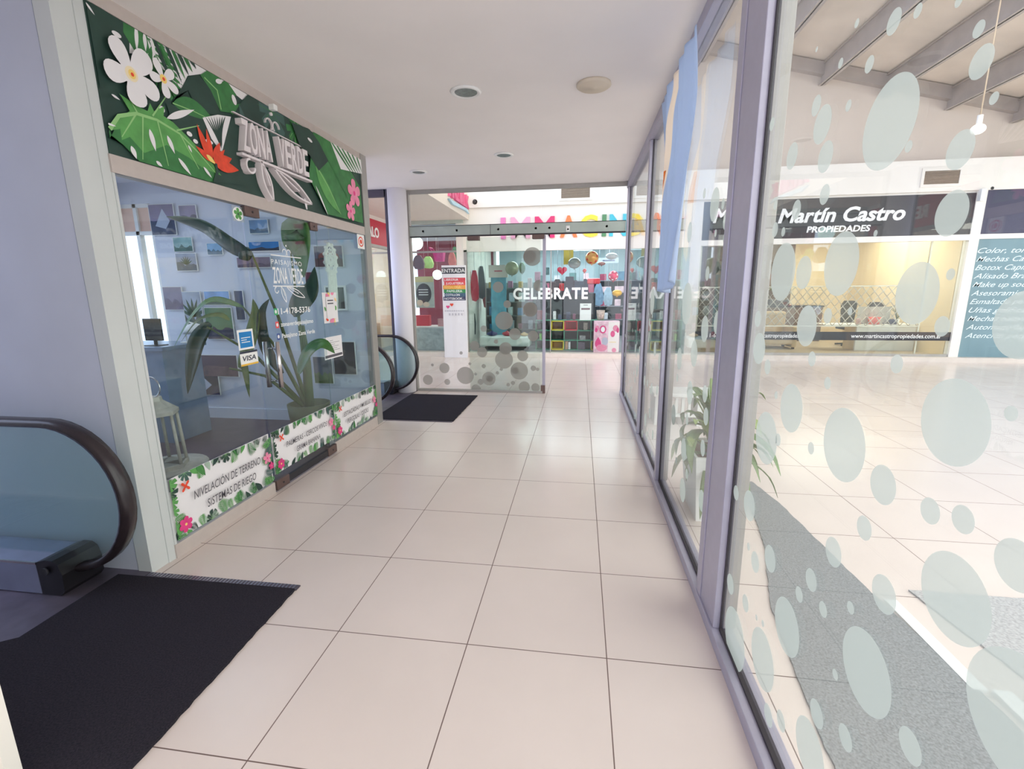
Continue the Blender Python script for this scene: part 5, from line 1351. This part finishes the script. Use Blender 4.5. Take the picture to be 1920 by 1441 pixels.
# wall racks full of goods at the back of the toy shop
rk = thing('goods_rack', (1.6, 13.6, FZ), 'dark storage rack running along the back of the toy shop', 'rack')
MB().box((.3, 13.6, FZ), (3.6, 13.65, 1.75), mat('rack_slate', (70, 84, 96), .7, var=.3, scale=3)).build('back_panel', rk)
for z in (.6, 1.0, 1.4, 1.75): MB().box((.3, 13.3, z), (3.6, 13.59, z + .019), M_steel).build('shelf_board', rk)
names = [((40, 60, 90), 'navy'), ((70, 120, 150), 'steel blue'), ((150, 60, 90), 'berry'), ((200, 200, 210), 'pale grey'), ((60, 110, 110), 'teal'), ((210, 180, 190), 'blush')]
for i in range(28):
    row = i % 4; z = (.62, 1.02, 1.42, 1.77)[row]; x = .35 + .46 * (i // 4) + rnd.uniform(0, .1); cc, nm = names[rnd.randrange(6)]
    o = MB().box((x, 13.35, z), (x + rnd.uniform(.14, .32), 13.52, z + rnd.uniform(.16, .30)), mat('bin_' + nm.replace(' ', '_'), cc, .6, var=.2), .01).build('storage_pack')
    tag(o, '%s pack on the %s board of the dark storage rack' % (nm, ('lowest', 'second', 'third', 'top')[row]), 'pack', 'packs on the rack at the back of the toy shop')

# totem sign
tt = thing('totem_sign', (-1.13, 9.2, 0), 'tall white stand-up sign headed ENTRADA beside the shop post', 'sign')
ax0 = at(834, 671, 1, 9.2).x; ax1 = at(877, 673, 1, 9.2).x; ztop = at(852, 497, 1, 9.2).z
MB().box((ax0, 9.20, 0.0), (ax1, 9.28, ztop), mat('totem_white', (240, 236, 240), .5, var=.01), .004).build('body', tt); tb_ = tt.children[0]
mb = MB(); w_ = ax1 - ax0
c = Canvas(mb, (ax0, 9.20, 0), (1, 0, 0), (0, 0, 1), (0.004, 0, w_ - .004, ztop - .004), .0008, .0004)
def tz(py): return at(852, py, 1, 9.2).z
rows = [('ENTRADA', 501, 513, (58, 58, 66), 0.02, .96), ('LIBRERIA', 520.5, 527.5, (214, 40, 62), .10, .6), ('JUGUETERIA', 527.5, 534.5, (226, 66, 70), .16, .76), ('REGALERIA', 534.5, 542, (240, 160, 60), .1, .7), ('PAPELERA', 542, 549, (40, 140, 70), .2, .65), ('COTILLON', 549, 556, (40, 80, 110), .14, .6), ('NOTEBOOK...', 556, 563, (40, 40, 84), .08, .86)]
for i, (s, p0, p1, rgb, fx, fw) in enumerate(rows):
    z0, z1 = tz(p1), tz(p0)
    c.rectf(w_ * (0.0 if i == 0 else .04 + .03 * (i % 3)), z0, w_, z1, mat('totem_band_%d' % i, rgb, .5, var=0))
    c.text(s, w_ * fx, z0 + (z1 - z0) * .2, w_ * fw, (z1 - z0) * .6, M_w if i != 3 else YL, .01)
for (px, py) in ((840, 575), (847, 571)):
    p = at(px, py, 1, 9.2); x = p.x - ax0
    c.poly([(x + .0026 * 16 * math.sin(a) ** 3, p.z + .0026 * (13 * math.cos(a) - 5 * math.cos(2 * a) - 2 * math.cos(3 * a) - math.cos(4 * a))) for a in [2 * PI * k / 24 for k in range(24)]], RD if px > 845 else PM)
for k in range(9): c.rectf(w_ * (.08 + .095 * k), tz(583.5), w_ * (.15 + .095 * k), tz(581.5), mat('faint_text', (200, 196, 204), .6, var=0), False)
for k in range(5): c.rectf(w_ * (.25 + .13 * k), tz(591), w_ * (.32 + .13 * k), tz(587), mat('faint_text', (200, 196, 204), .6, var=0), False)
mb.build('printed_front', tb_)

# ---------- gift shop to the left of the post
g = sgroup('window_14')
MB().box((-3.2, 9.47, FZ), (-1.12, 9.478, 2.9), M_glass).build('window_pane', g)
MB().box((-3.2, 9.45, 2.36), (-1.12, 9.49, 2.40), M_alug).build('transom_bar', g)
gc = thing('gift_counter', (-1.9, 9.75, FZ), 'pale speckled counter front low inside the gift shop', 'counter')
cx0 = at(785, 645, 1, 9.75).x; cx1 = at(832, 645, 1, 9.75).x; czt = at(805, 612, 1, 9.75).z
MB().box((cx0 - .5, 9.75, FZ), (cx1 + .05, 10.3, czt - .03), mat('speckled_grey', (188, 198, 196), .6, var=.18, scale=14)).build('body', gc)
MB().box((cx0 - .52, 9.73, czt - .03), (cx1 + .07, 10.32, czt), M_paper).build('countertop', gc)
t, p = item('price_board', 'cream edged poster board with a dark centre inside the gift shop', 'poster', 797, 550, 9.9)
mb = MB().box((p.x - .24, 9.9, p.z - .34), (p.x + .22, 9.93, p.z + .40), mat('board_grey', (190, 200, 190), .6, var=.15, scale=10))
c = Canvas(mb, (p.x, 9.9, p.z), (1, 0, 0), (0, 0, 1), None, .0008, .0006)
c.rectf(-.24, .27, .22, .40, mat('board_cream', (214, 206, 150), .6)); c.ell((-.03, .0), .19, .24, mat('board_dark', (62, 60, 60), .6))
for k in range(3): c.rectf(-.16, .08 - .06 * k, .08, .10 - .06 * k, M_w, False)
c.d += .0006
c.ell((-.14, -.22), .08, .07, mat('flower_cream', (236, 214, 190), .6)); c.ell((.02, -.26), .08, .06, mat('flower_cream', (236, 214, 190), .6))
mb.build('board', t); string(t, p + Vector((0, .03, .3)))
t, p = item('toy_trolley', 'bright pink toy trolley hanging at the top of the gift shop', 'toy', 822, 482, 10.0)
M_hp = mat('hot_pink', (236, 50, 150), .4)
x, z = p.x, p.z
vs = [(x - .13, 9.92, z + .14), (x + .14, 9.92, z + .14), (x + .14, 10.15, z + .14), (x - .13, 10.15, z + .14), (x - .07, 9.96, z - .10), (x + .12, 9.96, z - .10), (x + .12, 10.1, z - .10), (x - .07, 10.1, z - .10)]
MB().add(vs, [(0, 4, 5, 1), (1, 5, 6, 2), (2, 6, 7, 3), (3, 7, 4, 0), (7, 6, 5, 4)], M_hp).build('basket', t)
MB().tube([(x - .13, 9.92, z + .14), (x - .19, 9.92, z + .22), (x - .19, 10.15, z + .22), (x - .13, 10.15, z + .14)], .012, M_hp, 8).build('handle', t); string(t, p)
for (px, py, r, lb) in ((781, 456, .16, 'large glowing white globe lamp at the top left of the gift shop'), (820, 515, .12, 'smaller glowing globe lamp below the pink toy trolley')):
    t, p = item('globe_lamp', lb, 'lamp', px, py, 10.4)
    MB().sphere(p, r, mat('globe_glow', (226, 246, 246), .4, emit=2.2, var=0)).build('globe', t); string(t, p + Vector((0, 0, r)))
for (px, py, y, w_, h_, rgb, lb) in ((848, 487, 10.5, .2, .35, (230, 140, 130), 'coral paper cone beside the post in the gift shop'), (853, 482, 10.7, .14, .5, (70, 130, 90), 'green streamer right beside the white post'), (785, 492, 10.6, .3, .35, (90, 66, 76), 'dark plum plush bag near the column'), (803, 492, 10.8, .28, .3, (170, 214, 130), 'lime green paper decoration in the gift shop')):
    garment(px, py, y, w_, h_, rgb, lb, 'paper_decoration')
o = MB().box((at(795, 610, 1, 10.0).x - .18, 9.95, czt), (at(795, 610, 1, 10.0).x + .16, 10.1, czt + .26), mat('bright_red_box', (206, 28, 40), .5), .006).build('gift_box')
tag(o, 'bright red gift box standing on the speckled counter', 'box')
o = MB().box((cx1 - .16, 9.85, czt), (cx1 - .0, 9.95, czt + .18), mat('rose_box', (206, 150, 150), .5, var=.2), .006).build('gift_box')
tag(o, 'small rose coloured box at the right end of the speckled counter', 'box')

# ---------- estate office
M_sb = mat('sign_black', (42, 40, 48), .35, var=.1, scale=1.5)
es = thing('office_sign', (6.6, 9.44, 2.50), 'long black estate office sign with white italic lettering', 'sign')
MB().box((4.14, 9.44, 2.49), (9.10, 9.46, 3.25), M_sb).build('panel', es)
mb = MB(); c = Canvas(mb, (0, 9.44, 0), (1, 0, 0), (0, 0, 1), None, .001)
c.text('Martín Castro', 5.60, 2.80, 2.32, 0.265, M_w, .03, .22, True, .004)
c.text('PROPIEDADES', 6.16, 2.60, 1.17, 0.115, M_w, .03, .12, True, .003)
c.text('M', 4.34, 2.84, .32, .27, M_w, .03, .22, True, .004)
c.text('C', 4.60, 2.62, .30, .29, M_w, .03, .22, True, .004)
mb.build('raised_letters', es)
fr = MB().box((4.14, 9.42, 2.38), (9.10, 9.50, 2.49), M_white)
fr.box((4.14, 9.44, FZ), (9.10, 9.50, FZ + .05), M_alug).box((4.93, 9.45, FZ), (4.96, 9.49, 2.38), M_bronze)
struct(fr.build('trim_19'))
g = sgroup('window_15')
MB().box((4.14, 9.465, FZ + .05), (9.10, 9.473, 2.38), M_glass).build('window_pane', g)
mb = MB().box((4.14, 9.460, .425), (9.10, 9.464, .60), M_sb)
c = Canvas(mb, (0, 9.460, 0), (1, 0, 0), (0, 0, 1), None, .0008)
c.text('www.martincastropropiedades.com.ar', 7.26, .475, 1.68, .085, M_w, .008)
c.text('martincastropropiedades', 5.30, .475, .95, .085, M_w, .008)
c.text('11-6954-3467', 4.40, .475, .62, .085, M_w, .008)
mb.build('black_strip', g)
mb = MB(); c = Canvas(mb, (0, 9.462, 0), (1, 0, 0), (0, 0, 1), None, .0008)
m_gd = mat('smoke_film', (84, 88, 80), .5, var=.1)
c.rectf(5.0, 1.30, 5.45, 1.88, mat('grey_film_panel', (140, 132, 120), .5, alpha=.6)); c.text('M', 4.42, 1.80, .30, .26, m_gd, .03, .22); c.text('C', 4.68, 1.60, .26, .26, m_gd, .03, .22)
mb.build('window_emblem', g)
gr = MB(); x = 4.2; M_gr = mat('grille_galvanised', (214, 202, 186), .4, metal=.5)
z0, z1 = .72, 1.52; st = .16
k = 0
while x < 8.5:
    for (a, b2) in ((0, 1), (1, 0)):
        pts = [(x + st * a, z0), (x + st * b2, z0 + .20)]
        for r_ in range(4):
            zz = z0 + .20 * r_
            pa = (x + st * (a if r_ % 2 == 0 else b2), 9.56, zz); pb = (x + st * (b2 if r_ % 2 == 0 else a), 9.56, zz + .20)
            gr.tube([pa, pb], .009, M_gr, 4)
    x += st
gr.box((4.18, 9.555, z1), (8.55, 9.575, z1 + .02), M_gr).box((4.18, 9.555, z0 - .02), (8.55, 9.575, z0), M_gr)
o = thing('roller_grille', (6.3, 9.56, z0 - .02), 'diamond mesh security grille behind the estate office window', 'grille')
gr.build('mesh', o)
for x in (4.17, 8.54): MB().box((x, 9.55, FZ), (x + .03, 9.58, 2.6), M_gr).build('side_rail', o)
M_wall1 = mat('warm_cream_wall', (234, 212, 176), .7, var=.04, scale=1)
M_wall2 = mat('walnut_panel', (112, 88, 72), .6, var=.2, scale=2)
struct(MB().box((4.06, 13.4, FZ), (9.2, 13.5, 2.98), M_wall1).box((4.06, 13.36, FZ), (7.6, 13.40, 2.98), M_wall2).build('wall_office'))
struct(MB().box((9.10, 9.58, FZ), (9.16, 13.4, 2.98), M_wall1).build('wall_office_side'))
od = thing('reception_desk', (8.0, 10.6, FZ), 'white panelled reception desk inside the estate office', 'desk')
dx0 = at(1605, 630, 1, 10.4).x; dx1 = at(1758, 630, 1, 10.4).x; dzt = at(1690, 608, 1, 10.4).z
MB().box((dx0, 10.4, FZ), (min(dx1, 9.06), 10.45, dzt - .04), mat('desk_white', (236, 232, 222), .5, var=.02)).build('front_panel', od)
MB().box((dx0 - .7, 10.35, dzt - .04), (min(dx1, 9.06), 10.92, dzt), mat('desk_white', (236, 232, 222), .5, var=.02)).build('desktop', od)
MB().box((dx0, 10.45, FZ), (dx0 + .04, 10.90, dzt - .04), M_wall1).build('side_panel', od)
def ochair(px, py, y, label):
    t, p = item('office_chair', label, 'chair', px, py, y, 'black chairs in the estate office')
    x = p.x; zt_ = p.z + .28
    extrude_xz([(x - .10, dzt - .15), (x + .16, dzt - .15), (x + .20, zt_ - .08), (x + .12, zt_), (x - .08, zt_), (x - .14, zt_ - .10)], y, y + .06, M_black, 'backrest', t)
    MB().box((x - .22, y - .42, .50), (x + .22, y + .04, .57), M_black, .02).build('seat', t)
    MB().cyl((x, y - .18, .14), .03, .36, M_steel, 12).build('gas_column', t)
    for k in range(5):
        a = 2 * PI * k / 5; MB().tube([(x, y - .18, .16), (x + .26 * math.cos(a), y - .18 + .26 * math.sin(a), FZ + .03)], .02, M_black, 8).build('foot', t)
    MB().box((x - .03, y + .02, .5), (x + .03, y + .05, dzt - .1), M_black).build('back_post', t)
    t.location = (x, y, FZ)
    for ch in t.children: ch.matrix_parent_inverse = Matrix.Translation(t.location).inverted()
ochair(1589, 585, 11.5, 'black office chair left of the pale screen, behind the mesh grille')
ochair(1638, 588, 11.4, 'black office chair right of the pale screen, behind the desk')
o_, p = item('desk_screen', 'pale translucent desk screen standing on the reception desk', 'screen', 1635, 588, 10.6)
MB().box((p.x - .30, 10.6, dzt), (p.x + .38, 10.61, p.z + .16), mat('pale_screen', (196, 190, 176), .5, var=.02)).build('panel', o_)
MB().box((p.x - .2, 10.55, dzt), (p.x - .16, 10.66, dzt + .02), M_steel).box((p.x + .24, 10.55, dzt), (p.x + .28, 10.66, dzt + .02), M_steel).build('foot', o_)
p = at(1640, 598, 1, 10.45)
o = MB().lathe((p.x, 10.46, dzt), [(.001, 0), (.10, 0), (.12, .16), (.11, .16), (.09, .02)], mat('coral_bowl', (238, 104, 90), .4), 24).build('bowl')
tag(o, 'coral red round bowl on the reception desk', 'bowl')
p = at(1676, 603, 1, 10.45)
o = MB().lathe((p.x, 10.5, dzt), [(.001, 0), (.08, 0), (.09, .10), (.08, .11), (.001, .12)], M_navy, 20).build('dark_jar')
tag(o, 'dark navy jar on the reception desk right of the coral bowl', 'jar')
p = at(1612, 598, 1, 10.45)
o = MB().lathe((p.x, 10.48, dzt), [(.001, 0), (.05, 0), (.055, .12), (.02, .13), (.001, .14)], mat('glass_jar', (190, 150, 140), .2), 20).build('small_jar')
tag(o, 'small rose tinted jar at the left of the coral bowl', 'jar')
t, p = item('wall_phone', 'narrow black panel fixed on the cream office wall', 'panel', 1672, 543, 13.38)
t.location = (p.x, 13.39, p.z)
MB().box((p.x - .08, 13.35, p.z - .30), (p.x + .10, 13.39, p.z + .28), M_black, .005).build('panel', t)
for ch in t.children: ch.matrix_parent_inverse = Matrix.Translation(t.location).inverted()
t, p = item('desk_plant', 'thin twiggy plant in a small pot at the right end of the desk', 'plant', 1757, 600, 10.7)
p.x = 8.82
b = MB()
for k in range(7):
    a = -1.2 + .4 * k; b.tube([(p.x, 10.7, dzt + .08), (p.x + .08 * math.sin(a), 10.7 + .03 * math.cos(3 * a), dzt + .26), (p.x + .22 * math.sin(a), 10.7, dzt + .36 + .05 * math.cos(a))], .006, mat('twig_green', (90, 100, 60), .6), 5)
b.build('twigs', t); MB().lathe((p.x, 10.7, dzt), [(.001, 0), (.05, 0), (.06, .1), (.05, .1), (.001, .08)], M_w, 18).build('pot', t)
t.location = (p.x, 10.7, dzt)
for ch in t.children: ch.matrix_parent_inverse = Matrix.Translation(t.location).inverted()
cb = thing('side_cabinet', (6.6, 12.4, FZ), 'brown side cabinet at the dark left end of the estate office', 'cabinet')
MB().box((5.4, 12.3, FZ), (8.0, 12.8, 1.0), M_wall2).build('body', cb)
MB().box((5.38, 12.28, 1.0), (8.02, 12.82, 1.04), M_dark).build('top', cb)
for (x, w_, h_, rgb, lb) in ((5.9, .5, .22, (236, 196, 140), 'cream lamp box on the brown side cabinet'), (6.7, .5, .16, (60, 52, 52), 'black printer on the brown side cabinet')):
    o = MB().box((x, 12.4, 1.04), (x + w_, 12.7, 1.04 + h_), mat('cab_item_%d' % rgb[0], rgb, .5), .01).build('office_box'); tag(o, lb, 'box')
ab = thing('armchair', (6.3, 10.6, FZ), 'low beige armchair in front of the side cabinet in the office', 'chair')
m_bg = mat('beige_fabric', (206, 178, 140), .8, var=.1)
MB().box((5.9, 10.5, .20), (6.6, 11.1, .46), m_bg, .04).build('seat', ab)
MB().box((5.9, 11.0, .20), (6.6, 11.2, .95), m_bg, .05).build('backrest', ab)
for x in (5.82, 6.56): MB().box((x, 10.5, .14), (x + .12, 11.15, .62), m_bg, .03).build('armrest', ab)
for (x, y) in ((5.86, 10.54), (6.60, 10.54), (5.86, 11.08), (6.60, 11.08)): MB().box((x, y, FZ), (x + .05, y + .05, .16), M_dark).build('leg', ab)

# ---------- beauty shop at the right edge
bs = thing('beauty_sign', (10.8, 9.44, 2.5), 'plain dark violet fascia panel above the teal window at the right edge', 'sign')
MB().box((9.27, 9.44, 2.49), (XE, 9.46, 3.29), mat('violet_black', (58, 54, 84), .4, var=.05)).build('panel', bs)
struct(MB().box((9.27, 9.42, 2.40), (XE, 9.50, 2.49), M_white).build('trim_20'))
g = sgroup('window_16')
mb = MB().box((9.27, 9.46, FZ), (XE, 9.47, 2.40), mat('teal_backed_glass', (112, 142, 152), .25, var=.12, scale=1.2))
c = Canvas(mb, (9.27, 9.46, 0), (1, 0, 0), (0, 0, 1), (0, 0, 3.1, 2.4), .0008, .0003)
M_chk = mat('chalk_white', (226, 238, 240), .6, var=0)
lines = ['Color, tonalidad Plata', 'Mechas Californianas', 'Botox Capilar', 'Alisado Brasilero', 'Make up social', 'Asesoramiento Maquillaje', 'Esmaltado permanente', 'Uñas gelificadas', 'Mechas balayage', 'Automaquillaje', 'Atención personalizada']
def bz(px, py): p = at(px, py, 1, 9.46); return p.x - 9.27, p.z
for i, s in enumerate(lines):
    x, z = bz(1833 - 2.4 * i, 469 + 15.9 * i)
    c.text(s, max(.04, x), z - .055, .078 * len(s) + .02, .10, M_chk, .004, .45)
c.text('INSTITUTO', 1.05, .42, .8, .10, M_chk, .004)
mb.build('window_pane', g)

# ---------- shop seen past the far escalator
g_ = MB().box((-6.0, 10.6, 0), (-2.6, 10.7, 2.9), mat('far_cream_wall', (240, 220, 190), .7, var=.05))
struct(g_.build('wall_gift_back'))
struct(MB().box((-7.0, 5.9, 2.95), (-2.62, 10.7, 3.05), M_white).build('ceiling_gift'))
rs = thing('red_shop_sign', (-2.6, 8.6, 2.47), 'red shop sign with white letters past the far escalator', 'sign')
MB().box((-2.63, 6.2, 2.47), (-2.60, 9.28, 2.97), mat('sign_red', (196, 42, 66), .5, var=.06, scale=2)).build('panel', rs)
mb = MB(); c = Canvas(mb, (-2.60, 0, 0), (0, 1, 0), (0, 0, 1), None, .001)
c.text('REGALO', 7.66, 2.62, .98, .19, M_w, .03, 0, True, .01); mb.build('raised_letters', rs)
struct(MB().box((-2.66, 6.0, 2.41), (-2.58, 9.34, 2.47), M_alug).box((-2.66, 9.24, 0), (-2.58, 9.34, 2.97), M_alug).build('trim_21'))
g = sgroup('window_17')
MB().box((-2.625, 6.0, .05), (-2.615, 9.24, 2.41), M_glass).build('window_pane', g)
cbx = thing('display_box', (-3.6, 9.2, 0), 'stack of plain brown cartons inside the red signed shop', 'carton')
MB().box((-4.3, 9.0, 0.0), (-3.2, 9.8, .75), mat('brown_card', (206, 160, 120), .7, var=.08), .01).build('lower_carton', cbx)
MB().box((-4.2, 9.05, .75), (-3.3, 9.75, 1.45), mat('brown_card', (206, 160, 120), .7, var=.08), .01).build('upper_carton', cbx)
o = MB().box((-2.60, 7.5, 1.0), (-2.597, 7.9, 1.28), mat('sticker_red', (214, 50, 76), .5)).build('window_sticker', g)
